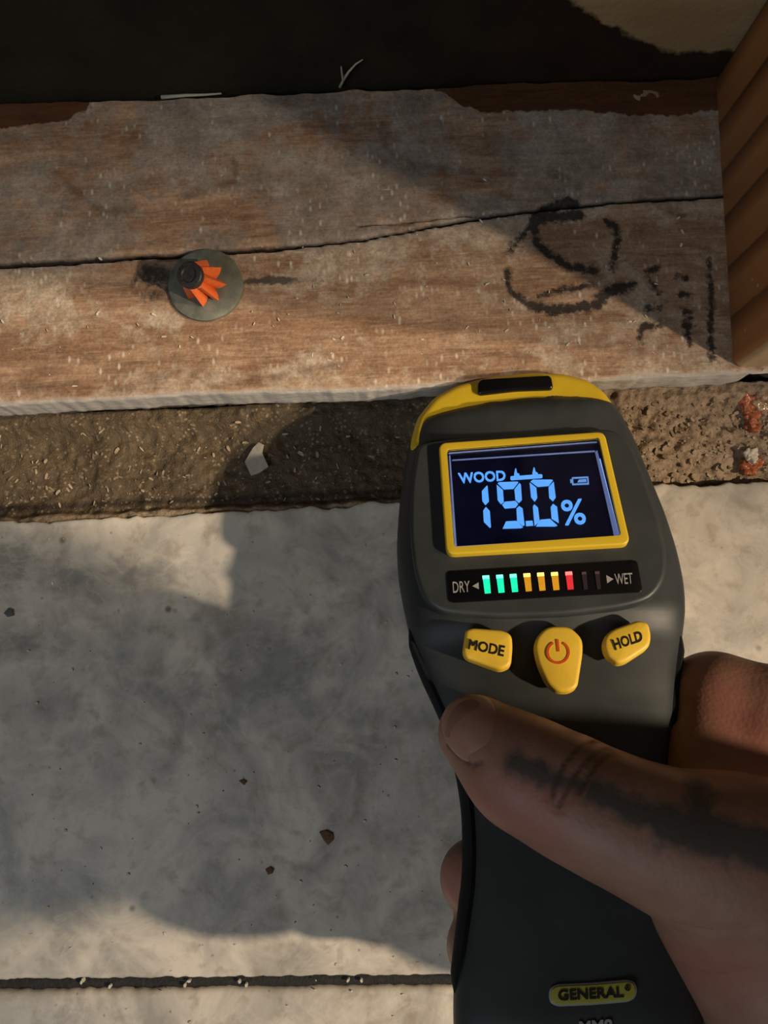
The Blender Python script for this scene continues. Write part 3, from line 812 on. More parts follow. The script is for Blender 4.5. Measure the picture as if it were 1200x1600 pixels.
tF_, wF_ = np.array(tF[::-1]), np.array(wF[::-1])
tB_ = np.array([ml(830, y, 0)[1] for y in (1790, 1600, 1250, 1090, 960, 700, 604)]); wB_ = np.array([-.027, -.031, -.030, -.030, -.034, -.036, -.030])
spU = lambda t: np.interp(t, [ml(905, 1650, 0)[1], ml(850, 900, 0)[1], ml(830, 640, 0)[1]], [ml(905, 1650, 0)[0], ml(846, 900, 0)[0], ml(826, 640, 0)[0]])
tmin, tmax = ml(905, 1680, 0)[1], ml(830, 700, 0)[1]
def top_w(u, t):
    half = .034; x = (u - spU(t)) / half
    return float(np.interp(t, tF_, wF_)) - .0016 * x * x
def shell_point(p, s, up, offs=0.0):
    """s: 1 on the rim, 0 on the spine"""
    tc = min(max(p[1], tmin), tmax); sp = np.array([spU(tc), tc]); q = sp + (p - sp) * s
    n_ = 3.4 if up else 3.0
    prof = (1 - s ** n_) ** (1 / n_)
    if up: w = WM + (top_w(q[0], q[1]) - WM) * prof
    else: w = WM + (float(np.interp(q[1], tB_, wB_)) - WM) * prof
    return (q[0], q[1], w)
SS = [1.0, .995, .985, .97, .95, .925, .9, .86, .82, .76, .7, .6, .5, .38, .25, .12, 0.0]
V, F = [], []; n = len(outl)
for s in SS:
    for p in outl: V.append(shell_point(p, s, True))
nb = len(SS)
for s in SS[1:]:
    for p in outl: V.append(shell_point(p, s, False))
for i in range(nb - 1):
    for j in range(n): F.append((i * n + j, i * n + (j + 1) % n, (i + 1) * n + (j + 1) % n, (i + 1) * n + j))
for i in range(len(SS) - 1):
    r0 = 0 if i == 0 else nb + i - 1; r1 = nb + i
    for j in range(n): F.append((r0 * n + j, r1 * n + j, r1 * n + (j + 1) % n, r0 * n + (j + 1) % n))
house = mesh_obj('housing', V, F, HOUSE, meter, recalc=False)
bm = bmesh.new(); bm.from_mesh(house.data); bmesh.ops.remove_doubles(bm, verts=bm.verts, dist=1e-5); bmesh.ops.recalc_face_normals(bm, faces=bm.faces); bm.to_mesh(house.data); bm.free()
house.data.polygons.foreach_set('use_smooth', [True] * len(house.data.polygons))

# -- raised face panel
panel = [(652, 694), (642, 760), (640, 830), (646, 890), (662, 938), (690, 958), (780, 965), (880, 962), (970, 951), (1018, 938), (1040, 908), (1043, 868), (1032, 818), (1010, 752), (986, 692), (962, 670), (900, 672), (800, 677), (700, 686)]
pan = smooth_closed(resample([ml(a, b, 0) for a, b in panel], 120), 3)
slab('face_panel', pan, -.004, .0006, HOUSE, meter, bev=.0012, seg=6)
FW = .0006                                                # height of the panel surface

# -- yellow end cap and the black pin cover tab
capo = [(640, 712), (641, 690), (651, 655), (676, 624), (712, 604), (762, 591), (828, 584), (880, 586), (918, 596), (945, 615), (962, 640), (972, 668), (940, 690), (830, 700), (700, 712)]
cp = smooth_closed(resample([ml(a, b, -.008) for a, b in capo], 120), 2)
slab('end_cap', cp, -.031, -.0055, YEL, meter, bev=.003, seg=7)
tab = [(746, 598), (752, 592), (857, 586), (862, 590), (865, 607), (806, 609), (746, 616)]
slab('pin_cover_tab', round_poly([ml(a, b, -.0045) for a, b in tab], .0012), -.030, -.0042, BLACK, meter, bev=.0007)
for dx in (-.010, .010):                                  # measuring pins pushed into the plate
    a = mw(spU(tmax) + dx, cp[:, 1].max() - .002, -.016); b = np.array([a[0], Y_FRONT + .004, ZP - .010])
    V = []; d = b - a; d /= np.linalg.norm(d); s_ = np.cross(d, [0, 0, 1.]); s_ /= np.linalg.norm(s_); u_ = np.cross(s_, d)
    inv = MM.inverted()
    for p, r in ((a, .0009), (a + (b - a) * .7, .0009)):
        V += [inv @ Vector(p + r * (s_ * math.cos(g) + u_ * math.sin(g))) for g in np.linspace(0, 2 * math.pi, 10, endpoint=False)]
    V.append(inv @ Vector(b))
    mesh_obj('measuring_pin', V, [(j, (j + 1) % 10, 10 + (j + 1) % 10, 10 + j) for j in range(10)] + [(10 + j, 10 + (j + 1) % 10, 20) for j in range(10)] + [tuple(range(10))[::-1]], SILVER, meter)

# -- rubber side grips, wrapped on the shell
def grip(name, idxs, s_in_fun, offs=.0009):
    V, F = [], []; rows = []
    N = len(idxs)
    for kk, i in enumerate(idxs):
        p = outl[i]; e = outl[(i + 1) % n] - outl[i - 1]; nr = np.array([e[1], -e[0]]); nr /= np.linalg.norm(nr)
        if nr @ (p - np.array([spU(p[1]), p[1]])) < 0: nr = -nr
        f = kk / (N - 1); fade = min(1, f / .04, (1 - f) / .04)
        si = s_in_fun(f); row = []
        prof = [(si, True, -.0006), (si + .002, True, offs * fade)] + [(s, True, offs * fade) for s in np.linspace(si, 1, 7)[1:]] + [(s, False, offs * fade) for s in (.99, .97, .93, .88)] + [(.86, False, -.0006)]
        for s, up, of in prof:
            q = np.array(shell_point(p, min(s, 1), up)); sl = max(0, (s - .9) / .1)
            q[0] += nr[0] * of; q[1] += nr[1] * of; q[2] += (of if up else -of) * (1 - sl) * .6
            row.append(len(V)); V.append(tuple(q))
        rows.append(row)
    for a, b in zip(rows[:-1], rows[1:]):
        for j in range(len(a) - 1): F.append((a[j], b[j], b[j + 1], a[j + 1]))
    mesh_obj(name, V, F, RUB, meter, sharp=50)
tt = lambda px, py: ml(px, py, WM)[1]
left = sorted([i for i in range(n) if outl[i, 0] < spU(outl[i, 1]) and tt(708, 1560) < outl[i, 1] < tt(640, 985)], key=lambda i: -outl[i, 1])
right = sorted([i for i in range(n) if outl[i, 0] > spU(outl[i, 1]) and tt(1090, 1570) < outl[i, 1] < tt(1062, 1000)], key=lambda i: -outl[i, 1])
sfun = lambda f: float(np.interp(f, [0, .12, .3, .5, .75, .92, 1], [.985, .955, .95, .90, .885, .92, .985]))
grip('side_grip', left, sfun); grip('side_grip', right, lambda f: .965)

# -- lettering helper: text mesh stretched onto a quad given in photo pixels
def text_on(name, body, quad, w, mat, parent, bold=0.0, thick=.00012, wfun=None):
    cu = bpy.data.curves.new(name, 'FONT'); cu.body = body; cu.resolution_u = 3
    ob = bpy.data.objects.new('tmp', cu); COL.objects.link(ob)
    me = bpy.data.meshes.new_from_object(ob.evaluated_get(bpy.context.evaluated_depsgraph_get()))
    COL.objects.unlink(ob); bpy.data.objects.remove(ob)
    co = np.array([v.co[:2] for v in me.vertices]); lo, hi = co.min(0), co.max(0); st = (co - lo) / (hi - lo)
    TL, TR, BR, BL = [np.array(ml(a, b, w)) for a, b in quad]
    V = []; F = []
    asp = (hi[1] - lo[1]) / (hi[0] - lo[0])
    shifts = [(0, 0)] if not bold else [(-bold, -bold), (bold, -bold), (bold, bold), (-bold, bold), (0, 0)]
    for q_, (ds, dt) in enumerate(shifts):
        b0 = len(V)
        for s, t in st:
            s, t = s * (1 - 2 * bold * asp) + (bold + ds) * asp, t * (1 - 2 * bold) + bold + dt
            q = (TL * (1 - s) + TR * s) * t + (BL * (1 - s) + BR * s) * (1 - t)
            V.append((q[0], q[1], w + thick + q_ * 2e-6))
        F += [tuple(b0 + i for i in p.vertices) for p in me.polygons]
    bpy.data.meshes.remove(me)
    o = mesh_obj(name, V, F, mat, parent, smooth=False, recalc=False)
    # real thickness
    bm = bmesh.new(); bm.from_mesh(o.data); 
    r = bmesh.ops.extrude_face_region(bm, geom=bm.faces[:])
    bmesh.ops.translate(bm, verts=[e for e in r['geom'] if isinstance(e, bmesh.types.BMVert)], vec=(0, 0, -thick * 1.5))
    bmesh.ops.recalc_face_normals(bm, faces=bm.faces); bm.to_mesh(o.data); bm.free()
    return o
def flat_poly(name, pts, w, mat, parent, thick=.00015):
    p = ccw([ml(a, b, w) for a, b in pts]); m = len(p)
    V = [(q[0], q[1], w - thick) for q in p] + [(q[0], q[1], w) for q in p]
    F = [tuple(range(m))[::-1], tuple(range(m, 2 * m))] + [(j, (j + 1) % m, m + (j + 1) % m, m + j) for j in range(m)]
    return mesh_obj(name, V, F, mat, parent, smooth=False, recalc=False)

# -- display
C4 = lambda a: (680 + a[0] / 3.752, 670 + a[1] / 3.752)
bez_o = round_poly([ml(*C4(q), FW) for q in [(20, 105), (985, 38), (1137, 695), (65, 756)]], .0022, 7)
bez_i = round_poly([ml(*C4(q), FW) for q in [(68, 142), (953, 74), (1082, 645), (112, 712)]], .0008, 7)
display = slab('display', bez_o, FW - .001, FW + .0021, YEL, meter, bev=.0005, hole=bez_i)
display['label'] = 'yellow framed rectangular display'
LW = FW + .0003                                            # depth of the liquid crystal
k = NM('lcd_glass'); vv_ = k.coord(); nz = k.noise(vv_, 120, 4)
LCD = k.out(k.mix(k.rng(nz, .3, .7), (0.002, 0.002, 0.006), (0.004, 0.005, 0.012)), .12, spec=.5, **{'Emission Color': (0.05, 0.08, 0.55), 'Emission Strength': k.rng(nz, .3, .7, .006, .014)})
lcd_q = [ml(*C4(q), LW) for q in [(60, 132), (962, 66), (1092, 652), (104, 720)]]
slab('lcd_panel', round_poly(lcd_q, .0005), LW - .0015, LW, LCD, display, bev=.0001)
EDGE = glow('display_edge_light', (0.30, 0.48, 1.0), 1.0, (.1, .12, .15))
EDGE_DIM = glow('display_edge_light_dim', (0.30, 0.42, 0.95), .28, (.1, .12, .15))
def edge_strip(a, b, c, d, mat):
    flat_poly('edge_light', [C4(q) for q in (a, b, c, d)], LW + .0003, mat, display, .0003)
edge_strip((936, 140), (948, 128), (1079, 636), (1050, 640), EDGE_DIM)
edge_strip((958, 180), (966, 178), (1076, 620), (1062, 622), EDGE)
edge_strip((82, 160), (90, 158), (128, 700), (116, 704), EDGE_DIM)
edge_strip((112, 560), (116, 560), (126, 700), (118, 704), EDGE)
edge_strip((112, 706), (130, 690), (1045, 632), (1060, 640), EDGE_DIM)
edge_strip((80, 150), (80, 143), (945, 78), (948, 84), EDGE_DIM)
edge_strip((100, 190), (100, 184), (935, 130), (935, 138), EDGE_DIM)
SEG = glow('lcd_segment', (0.10, 0.38, 1.0), 1.05)
SW = LW + .00035
segs = [[(303, 335), (273, 368), (276, 425), (294, 450), (315, 428), (307, 338)], [(297, 460), (281, 482), (285, 548), (320, 583), (327, 578), (320, 485)],
        [(366, 322), (375, 316), (480, 312), (488, 316), (458, 355), (402, 358)], [(360, 330), (397, 362), (402, 432), (385, 445), (366, 420)], [(494, 320), (502, 330), (508, 420), (490, 438), (470, 418), (464, 358)],
        [(392, 448), (408, 430), (470, 425), (486, 445), (470, 465), (408, 470)], [(492, 455), (512, 470), (524, 568), (512, 572), (480, 545), (476, 470)], [(415, 545), (475, 542), (515, 580), (500, 585), (395, 588)],
        [(530, 543), (570, 541), (575, 570), (532, 573)],
        [(558, 312), (572, 301), (678, 300), (690, 304), (665, 338), (600, 343)], [(553, 318), (592, 348), (598, 408), (583, 430), (562, 405)], [(694, 312), (706, 405), (690, 428), (668, 408), (664, 345)],
        [(580, 445), (602, 465), (612, 545), (582, 572), (572, 460)], [(690, 442), (714, 460), (724, 555), (682, 530), (676, 462)], [(617, 535), (672, 530), (716, 570), (700, 575), (590, 575)]]
for sg in segs: flat_poly('digit_segment', [C4(q) for q in sg], SW, SEG, display)
text_on('word_wood', 'WOOD', [C4(q) for q in [(133, 262), (410, 247), (413, 307), (146, 325)]], SW, SEG, display, .03)
text_on('percent_sign', '%', [C4(q) for q in [(733, 422), (868, 412), (886, 562), (750, 570)]], SW, SEG, display, .015)
flat_poly('pin_icon', [C4(q) for q in [(442, 281), (462, 279), (463, 264), (469, 235), (474, 235), (480, 263), (492, 266), (494, 278), (570, 272), (570, 258), (577, 228), (582, 230), (588, 255), (600, 260), (602, 270), (622, 269), (628, 274), (628, 288), (622, 292), (446, 304), (440, 298)]], SW, SEG, display)
SEGD = glow('lcd_segment_dim', (0.16, 0.36, 0.85), .75)
for b in ([(800, 287), (896, 282), (897, 291), (801, 296)], [(802, 324), (900, 320), (901, 329), (803, 333)], [(889, 291), (897, 291), (900, 320), (892, 320)], [(800, 296), (808, 296), (810, 324), (802, 324)], [(790, 299), (800, 298), (801, 320), (792, 321)], [(842, 300), (884, 297), (886, 314), (832, 317)]):
    flat_poly('battery_icon', [C4(q) for q in b], SW, SEGD, display)
# clear window over the crystal
k = NM('clear_window'); nzw = k.noise(k.coord(), 400, 3)
CLEAR = k.out((1, 1, 1), k.rng(nzw, .3, .7, .02, .06), spec=.5, **{'Transmission Weight': 1.0, 'IOR': 1.3})
win = slab('window_pane', inset(ccw(bez_i), .0001), FW + .0013, FW + .0017, CLEAR, display, bev=.0001)

# -- dry / wet scale
C5 = lambda a: (690 + a[0] / 3.636, 870 + a[1] / 3.636)
scale = slab('led_scale', round_poly([ml(*C5(q), FW) for q in [(28, 84), (1110, 20), (1142, 202), (42, 264)]], .0012, 6), FW - .0005, FW + .0003, BLACK, meter, bev=.0001)
scale['label'] = 'black dry to wet indicator strip'
SWd = FW + .0003
text_on('word_dry', 'DRY', [C5(q) for q in [(62, 143), (158, 137), (162, 199), (66, 205)]], SWd, GREYINK, scale, .0)
text_on('word_wet', 'WET', [C5(q) for q in [(980, 98), (1082, 92), (1087, 152), (990, 158)]], SWd, GREYINK, scale, .0)
flat_poly('arrow', [C5(q) for q in [(175, 166), (210, 145), (212, 184)]], SWd + .0001, GREYINK, scale)
flat_poly('arrow', [C5(q) for q in [(935, 104), (976, 126), (941, 150)]], SWd + .0001, GREYINK, scale)
gT, gB = glow('led_green_tip', (0.10, 1.0, .38), 3.2), glow('led_green', (0.0, .85, .40), 1.3)
aT, aB = glow('led_amber_tip', (1.0, .60, .10), 3.0), glow('led_amber', (0.85, .36, .006), .80)
rT, rB = glow('led_red_tip', (1.0, .10, .08), 3.4), glow('led_red', (0.90, .02, .035), .85)
oT, oB = plain('led_off', (0.10, .07, .07), .25), plain('led_off_dark', (0.035, .024, .028), .25)
for i, (x, y) in enumerate([(232, 107), (310, 103), (387, 99), (465, 95), (543, 91), (622, 88), (703, 85), (795, 86), (870, 83)]):
    T, B = ((gT, gB), (aT, aB), (rT, rB), (oT, oB))[0 if i < 3 else 1 if i < 6 else 2 if i < 7 else 3]
    wd = 38 if i < 7 else 26
    led = flat_poly('led', [C5(q) for q in [(x + 2, y + 14), (x + wd + 2, y + 12), (x + wd + 10, y + 98), (x + 14, y + 101)]], SWd + .0002, B, scale, .0003)
    flat_poly('led_tip', [C5(q) for q in [(x, y), (x + wd, y - 2), (x + wd + 2, y + 12 + (5 if i < 7 else 0)), (x + 2, y + 14 + (5 if i < 7 else 0))]], SWd + .0003, T, scale, .0004)

# -- buttons
C2 = lambda a: (600 + a[0] / 2.4, 940 + a[1] / 2.4)
def button(name, pts, rad, hgt=.0030):
    w = -.0015
    p = round_poly([ml(*C2(q), w) for q in pts], rad, 6)
    cw = top_w(*p.mean(0))
    return slab(name, p, -.0015, w + hgt - 0, BTN, meter, bev=.0009, crown=.0003, seg=5), w + hgt
modeb, bw = button('mode_button', [(305, 118), (330, 110), (440, 118), (476, 135), (480, 180), (474, 250), (436, 268), (398, 256), (306, 222), (293, 200)], .0025)
powb, _ = button('power_button', [(602, 104), (690, 104), (738, 150), (740, 200), (720, 330), (690, 348), (645, 348), (606, 318), (568, 235), (556, 160)], .003)
holdb, _ = button('hold_button', [(820, 140), (850, 115), (945, 82), (982, 92), (993, 140), (986, 182), (900, 238), (868, 245), (825, 212), (814, 175)], .0025)
text_on('word_mode', 'MODE', [C2(q) for q in [(320, 140), (455, 166), (448, 207), (315, 178)]], bw + .0002, INK, modeb, .035)
text_on('word_hold', 'HOLD', [C2(q) for q in [(854, 144), (963, 108), (972, 147), (868, 183)]], bw + .0002, INK, holdb, .035)
ringp = []; cx, cy, r = 653, 190, 42
for rr, angs in ((44, np.linspace(-62, 242, 40)), (35, np.linspace(242, -62, 40))):
    for a in angs: ringp.append((cx + rr * math.cos(math.radians(a)), cy + rr * math.sin(math.radians(a))))
icon = ringp
pp = [ml(*C2(q), bw + .0004) for q in ringp]; m = len(pp); h_ = m // 2
V = [(a, b, bw + .0004) for a, b in pp] + [(a, b, bw + .0001) for a, b in pp]
F = [(j, j + 1, m - 2 - j, m - 1 - j) for j in range(h_ - 1)] + [(m + j, m + (j + 1) % m, (j + 1) % m, j) for j in range(m)]
mesh_obj('power_icon', V, F, REDINK, powb, smooth=False)
flat_poly('power_icon', [C2(q) for q in [(646, 142), (655, 142), (659, 187), (649, 187)]], bw + .0004, REDINK, powb, .0003)

# -- maker's badge
C8 = lambda a: (680 + a[0] / 2.727, 1480 + a[1] / 2.727)
bcap = lambda g: [(480 - g + 2, 205), (488 - g * .7, 172 - g * .7), (520, 156 - g), (670, 150 - g), (820, 137 - g), (850 + g * .7, 148 - g * .7), (861 + g, 180), (852 + g * .7, 215 + g * .7), (825, 232 + g), (670, 246 + g), (520, 252 + g), (490 - g * .7, 238 + g * .7)]
BW = top_w(*ml(925, 1552, -.003)) 
BW = max(top_w(*ml(*C8(q), -.003)) for q in bcap(0))
badge = slab('badge', round_poly([ml(*C8(q), BW) for q in bcap(0)], .002, 4), BW - .003, BW + .0004, SILVER, meter, bev=.0002)
slab('badge_field', round_poly([ml(*C8(q), BW) for q in bcap(-9)], .002, 4), BW - .001, BW + .0006, BADGE, badge, bev=.0001)
text_on('word_general', 'GENERAL', [C8(q) for q in [(522, 182), (800, 168), (804, 214), (525, 229)]], BW + .0007, INK, badge, .035)
text_on('registered_mark', '\u00ae', [C8(q) for q in [(806, 160), (832, 158), (834, 186), (808, 188)]], BW + .0007, INK, badge, .0)
text_on('model_mark', 'MM8', [C8(q) for q in [(612, 314), (752, 304), (756, 362), (614, 372)]], top_w(*ml(930, 1605, -.003)) + .0002, GREYINK, meter, .04, .0004)

# ------------------------------------------------------------------ hand
def smin(a, b, k):
    h = np.clip(k - np.abs(a - b), 0, None) / k
    return np.minimum(a, b) - h * h * k * .25
def round_cone(p, a, b, r1, r2):
    ba = b - a; l2 = ba @ ba; rr = r1 - r2; a2 = l2 - rr * rr; il2 = 1 / l2
    pa = p - a; y = pa @ ba; z = y - l2
    x = pa * l2 - y[..., None] * ba; x2 = np.einsum('...i,...i', x, x)
    y2 = y * y * l2; z2 = z * z * l2
    kk = np.sign(rr) * rr * rr * x2
    d = (np.sqrt(x2 * a2 * il2) + y * rr) * il2 - r1
    c1 = np.sign(z) * a2 * z2 > kk; d = np.where(c1, np.sqrt(x2 + z2) * il2 - r2, d)
    c2 = (~c1) & (np.sign(y) * a2 * y2 < kk); d = np.where(c2, np.sqrt(x2 + y2) * il2 - r1, d)
    return d
def surface_nets(D, o, h):
    S = D < 0; nx, ny, nz = D.shape
    cnt = np.zeros((nx - 1, ny - 1, nz - 1), np.int8)
    for i in (0, 1):
        for j in (0, 1):
            for k_ in (0, 1): cnt += S[i:nx - 1 + i, j:ny - 1 + j, k_:nz - 1 + k_]
    act = (cnt > 0) & (cnt < 8); I = np.argwhere(act)
    vid = np.full(act.shape, -1, np.int64); vid[act] = np.arange(len(I))
    acc = np.zeros((len(I), 3)); num = np.zeros(len(I))
    cor = [(i, j, k_) for i in (0, 1) for j in (0, 1) for k_ in (0, 1)]
    for a in cor:
        for ax in range(3):
            if a[ax]: continue
            b = list(a); b[ax] = 1
            da = D[I[:, 0] + a[0], I[:, 1] + a[1], I[:, 2] + a[2]]; db = D[I[:, 0] + b[0], I[:, 1] + b[1], I[:, 2] + b[2]]
            mk_ = (da < 0) != (db < 0); t = np.where(mk_, da / np.where(mk_, da - db, 1), 0)
            pt = np.array(a, float)[None, :] + 0; pt = np.repeat(pt, len(I), 0); pt[:, ax] = t
            acc[mk_] += pt[mk_]; num[mk_] += 1
    V = o + (I + acc / num[:, None]) * h
    Q = []
    for ax in range(3):
        b1, b2 = (ax + 1) % 3, (ax + 2) % 3
        sl0 = [slice(1, -1)] * 3; sl0[ax] = slice(0, -1); sl1 = [slice(1, -1)] * 3; sl1[ax] = slice(1, None)
        s0 = S[tuple(sl0)]; s1 = S[tuple(sl1)]; E = np.argwhere(s0 != s1); f = s0[s0 != s1]
        E = E + 1; E[:, ax] -= 1
        def cell(d1, d2):
            c = E.copy(); c[:, b1] += d1; c[:, b2] += d2; return vid[c[:, 0], c[:, 1], c[:, 2]]
        q = np.stack([cell(-1, -1), cell(0, -1), cell(0, 0), cell(-1, 0)], 1)
        q[~f] = q[~f][:, ::-1]; Q.append(q)
    return V, np.concatenate(Q)

def HP(px, py, w): return on_face(px, py, w)           # point at height w over the meter face, seen at a pixel
mmr = .001
chains = {
    'thumb': [(HP(744, 1146, .0070), 8.0), (HP(812, 1204, .0075), 9.9), (HP(862, 1230, .0080), 9.8), (HP(915, 1258, .0090), 10.4), (HP(985, 1290, .0095), 10.8), (HP(1060, 1320, .0090), 11.6), (HP(1150, 1345, .0070), 14), (HP(1260, 1400, .002), 17)],
    'thenar': [(HP(1070, 1325, .0040), 11), (HP(1160, 1425, -.0060), 14), (HP(1250, 1520, -.012), 17), (HP(1340, 1640, -.018), 20)],
    'thenar2': [(HP(1200, 1350, .002), 14), (HP(1275, 1480, -.010), 19), (HP(1370, 1640, -.018), 22)],
    'palm': [(HP(1290, 1230, -.020), 15), (HP(1300, 1400, -.022), 19), (HP(1390, 1620, -.024), 22)],
    'index': [(HP(1330, 1200, -.012), 13.5), (HP(1210, 1130, -.013), 12), (HP(1118, 1098, -.016), 11), (HP(1075, 1105, -.025), 10), (HP(1010, 1130, -.040), 9), (HP(880, 1165, -.040), 8.5), (HP(800, 1185, -.038), 7.5)],
    'web': [(HP(1180, 1200, -.012), 10), (HP(1100, 1180, -.014), 8.5), (HP(1095, 1250, -.010), 8)],
    'middle': [(HP(1310, 1360, -.024), 13), (HP(1170, 1330, -.034), 11), (HP(1050, 1340, -.040), 10), (HP(900, 1360, -.0405), 9.5), (HP(790, 1370, -.038), 9), (HP(748, 1372, -.026), 8.2), (HP(742, 1368, -.018), 7.6)],
    'ring': [(HP(1310, 1480, -.026), 12.5), (HP(1170, 1450, -.036), 10.5), (HP(1050, 1460, -.041), 9.5), (HP(900, 1470, -.041), 9), (HP(790, 1478, -.038), 8.5), (HP(757, 1480, -.028), 7.8), (HP(752, 1476, -.021), 7.2)],
    'little': [(HP(1310, 1600, -.028), 11.5), (HP(1170, 1570, -.037), 9.5), (HP(1050, 1575, -.041), 8.5), (HP(900, 1580, -.041), 8), (HP(810, 1585, -.038), 7), (HP(790, 1585, -.032), 6.5)],
}
wr = HP(1400, 1500, -.020)
arm_dir = np.array([.10, -.05, .97]); arm_dir /= np.linalg.norm(arm_dir)
chains['wrist'] = [(wr, 22), (wr + arm_dir * .045, 25), (wr + arm_dir * .13, 31), (wr + arm_dir * .22, 36)]
chains['wrist2'] = [(HP(1320, 1400, -.02), 20), (wr + np.array([.012, 0, -.004]), 23), (wr + arm_dir * .05 + np.array([.012, 0, 0]), 25)]
allp = np.array([p for c in chains.values() for p, r in c]); allr = np.array([r * mmr for c in chains.values() for p, r in c])
lo = (allp - allr[:, None]).min(0) - .004; hi = (allp + allr[:, None]).max(0) + .004
hv = .00095
shape = np.ceil((hi - lo) / hv).astype(int) + 1
D = np.full(shape, .05, np.float32)
gridx = [lo[i] + hv * np.arange(shape[i]) for i in range(3)]
KB = {'thumb': .006, 'thenar': .012, 'thenar2': .012, 'palm': .012, 'index': .004, 'web': .008, 'middle': .003, 'ring': .003, 'little': .003, 'wrist': .02, 'wrist2': .02}
for nm in ('wrist', 'wrist2', 'palm', 'thenar', 'thenar2', 'thumb', 'web', 'index', 'middle', 'ring', 'little'):
    ch = chains[nm]
    for (a, ra), (b, rb) in zip(ch[:-1], ch[1:]):
        ra, rb = ra * mmr, rb * mmr; R = max(ra, rb) + .022
        i0 = np.maximum(0, ((np.minimum(a, b) - R - lo) / hv).astype(int)); i1 = np.minimum(shape, ((np.maximum(a, b) + R - lo) / hv).astype(int) + 2)
        sl = tuple(slice(p, q) for p, q in zip(i0, i1))
        G = np.stack(np.meshgrid(*[gridx[i][sl[i]] for i in range(3)], indexing='ij'), -1)
        d = round_cone(G, a, b, ra, rb)
        D[sl] = smin(D[sl], d, KB[nm]).astype(np.float32)
hV, hF = surface_nets(D, lo, hv)
hV = np.asarray(hV)
# light smoothing
for _ in range(2):
    s = np.zeros_like(hV); c = np.zeros(len(hV))
    for a, b in ((0, 1), (1, 2), (2, 3), (3, 0)):
        np.add.at(s, hF[:, a], hV[hF[:, b]]); np.add.at(c, hF[:, a], 1)
        np.add.at(s, hF[:, b], hV[hF[:, a]]); np.add.at(c, hF[:, b], 1)
    hV = .5 * hV + .5 * s / c[:, None]
bvh = BVHTree.FromPolygons([tuple(v) for v in hV], [tuple(int(i) for i in f) for f in hF])
def hit(px, py):
    d = ray(px, py); r = bvh.ray_cast(Vector(CAM), Vector(d).normalized())
    return np.array(r[0]) if r[0] is not None else on_face(px, py, .01)
def dist3(pts):
    """3-D distance from hand vertices to a line drawn on the skin"""
    best = np.full(len(hV), 1e3)
    for a, b in zip(pts[:-1], pts[1:]):
        ba = b - a; t = np.clip(((hV - a) @ ba) / (ba @ ba + 1e-15), 0, 1)
        best = np.minimum(best, np.linalg.norm(hV - a - t[:, None] * ba, axis=1))
    return best
def skin_line(px): return [hit(a, b) for a, b in px]
tattoo = np.full(len(hV), 1.0)
for px, wmm in (([(805, 1192), (822, 1200), (845, 1210)], 2.6), ([(850, 1210), (885, 1222), (930, 1235)], 2.0), ([(930, 1238), (985, 1262), (1040, 1280)], 2.9), ([(1040, 1285), (1090, 1300), (1140, 1310), (1199, 1330)], 4.2), ([(1092, 1225), (1090, 1260), (1085, 1300)], 2.6), ([(1140, 1305), (1198, 1320)], 3.2)):
    tattoo = np.minimum(tattoo, dist3(skin_line(px)) - wmm * mmr)
crease = np.full(len(hV), 1.0)
for px in ([(925, 1156), (900, 1172), (880, 1198), (868, 1225), (862, 1248)], [(945, 1168), (920, 1186), (900, 1210), (886, 1236), (872, 1262)], [(952, 1178), (930, 1198), (915, 1222), (905, 1240)], [(1060, 1500), (1090, 1516), (1130, 1522), (1175, 1512)], [(1050, 1440), (1110, 1452), (1180, 1448)], [(1130, 1570), (1199, 1555)], [(698, 1166), (716, 1184), (738, 1198), (752, 1192)]):
    crease = np.minimum(crease, dist3(skin_line(px)) + (.00045 if px[0][1] > 1400 else 0))
red = np.zeros(len(hV))
for px, rr in (([(760, 1260), (850, 1290)], 6), ([(800, 1240), (860, 1262)], 5), ([(1080, 1505), (1150, 1520)], 6), ([(1140, 1100), (1199, 1150)], 7), ([(690, 1345), (700, 1400)], 6)):
    red = np.maximum(red, np.exp(-(dist3(skin_line(px)) / (rr * mmr)) ** 2))
# vertex normals for creases
fn = np.cross(hV[hF[:, 2]] - hV[hF[:, 0]], hV[hF[:, 3]] - hV[hF[:, 1]]); vn = np.zeros_like(hV)
for a in range(4): np.add.at(vn, hF[:, a], fn)
vn /= np.linalg.norm(vn, axis=1, keepdims=True) + 1e-12
if np.mean(np.einsum('ij,ij->i', vn, hV - hV.mean(0))) < 0: vn = -vn
hV2 = hV - vn * (.0003 * np.exp(-(crease / .0009) ** 2) - .00012 * np.exp(-((crease - .0022) / .0012) ** 2))[:, None]

def skin_mat():
    k = NM('skin'); v = k.coord(); n1 = k.noise(v, 90, 5); n2 = k.noise(v, 700, 4); vo = k.voro(v, 1100)
    c = k.mix(k.rng(n1, .3, .7), (0.240, 0.122, 0.082), (0.330, 0.182, 0.130))
    c = k.mix(k.math('MULTIPLY', k.attr('redness'), .5), c, (0.38, 0.125, 0.100))
    tt_ = k.math('ADD', k.attr('tattoo'), k.rng(k.noise(v, 320, 4), .3, .7, -.0012, .0012))
    c = k.mix(k.rng(tt_, -.0016, .0010, .84, 0), c, (0.040, 0.045, 0.042))
    c = k.mix(k.rng(k.attr('crease'), .00015, .0008, .8, 0), c, (0.07, 0.034, 0.025))  # shade in the folds painted into the skin colour, with ingrained dirt
    nm = k.bump(vo, .10, .0004, k.bump(n2, .10, .0005))
    return k.out(c, .52, nm, spec=.4, **{'Subsurface Weight': .12, 'Subsurface Radius': (.004, .0015, .0008), 'Subsurface Scale': .5})
SKIN = skin_mat()
hand = mesh_obj('hand', hV2, hF, SKIN, attrs={'tattoo': tattoo, 'crease': crease, 'redness': red}, recalc=False)
tag(hand, 'tattooed right hand gripping the moisture meter, thumb on top', 'hand')

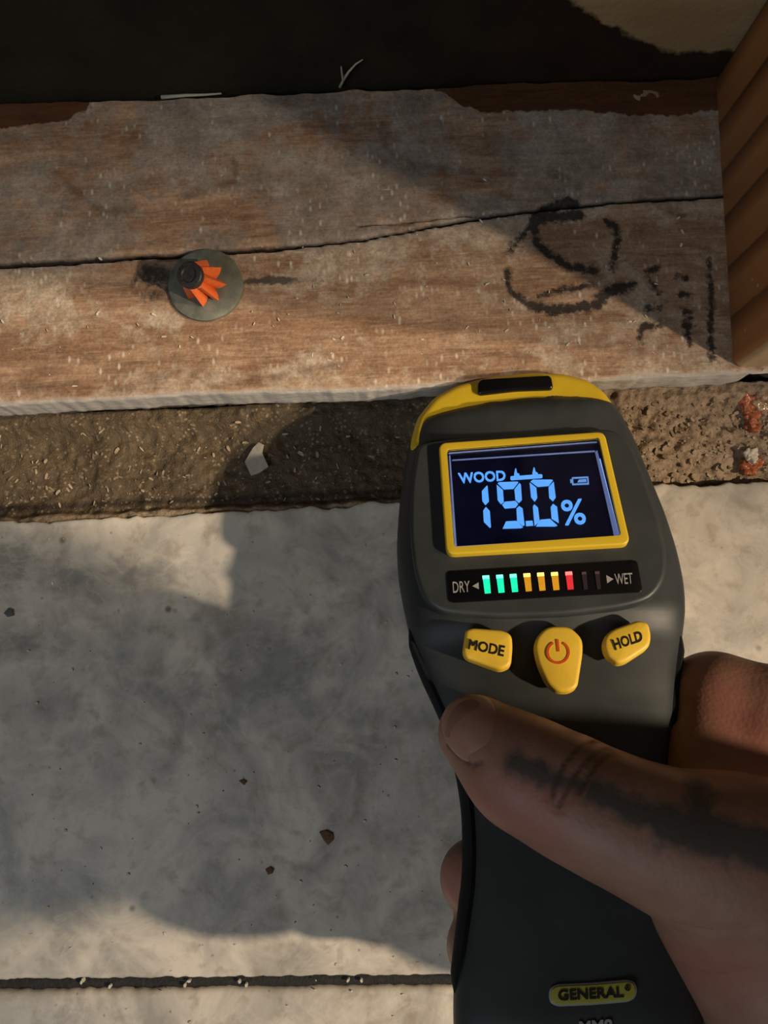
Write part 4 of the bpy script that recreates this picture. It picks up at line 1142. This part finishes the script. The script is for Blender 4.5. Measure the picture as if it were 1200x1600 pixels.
# thumbnail: curved plate laid on the skin
def thumbnail():
    tip, base = hit(700, 1118), hit(792, 1172)
    out_px = [(688, 1128), (694, 1106), (708, 1091), (730, 1083), (756, 1084), (774, 1098), (777, 1122), (770, 1150), (757, 1176), (738, 1195), (718, 1186), (701, 1168), (690, 1148)]
    o2 = smooth_closed(resample(out_px, 48), 2); c = o2.mean(0)
    V, F = [], []; N = len(o2); rr = (1.0, .97, .9, .8, .68, .54, .4, .26, .13)
    # smooth curved plate: quadratic surface fitted to the skin below
    smp = [hit(*(c + (q - c) * s_)) for s_ in (.9, .6, .3) for q in o2[::2]]
    cc = np.mean(smp, axis=0)
    e3 = CAM - cc; e3 /= np.linalg.norm(e3); e1 = np.cross(MT, e3); e1 /= np.linalg.norm(e1); e2 = np.cross(e3, e1)
    loc = np.array([[(p - cc) @ e1, (p - cc) @ e2, (p - cc) @ e3] for p in smp]) * 1000
    A = lambda x, y: np.stack([np.ones_like(x), x, y, x * x, x * y, y * y], -1)
    co, *_ = np.linalg.lstsq(A(loc[:, 0], loc[:, 1]), loc[:, 2], rcond=None)
    for s_ in rr:
        for q in c + (o2 - c) * s_:
            d = ray(*q); t_ = ((cc - CAM) @ e3) / (d @ e3); p = CAM + d * t_
            x, y = (p - cc) @ e1 * 1000, (p - cc) @ e2 * 1000
            z = float(A(np.array(x), np.array(y)) @ co)
            V.append(cc + e1 * x / 1000 + e2 * y / 1000 + e3 * (z / 1000 + (-.0008 if s_ == 1.0 else .00025 + .00015 * (1 - s_))))
    for i in range(len(rr) - 1):
        for j in range(N): F.append((i * N + j, i * N + (j + 1) % N, (i + 1) * N + (j + 1) % N, (i + 1) * N + j))
    V.append(np.mean(V[-N:], axis=0)); F += [((len(rr) - 1) * N + j, (len(rr) - 1) * N + (j + 1) % N, len(rr) * N) for j in range(N)]
    k = NM('nail'); v = k.coord(); nz = k.noise(v, 160, 3)
    mat = k.out(k.mix(k.rng(nz, .3, .7), (0.33, 0.165, 0.120), (0.40, 0.22, 0.165)), .33, spec=.5)
    o = mesh_obj('thumbnail', V, F, mat, hand)
    o['label'] = 'pinkish thumbnail'
thumbnail()
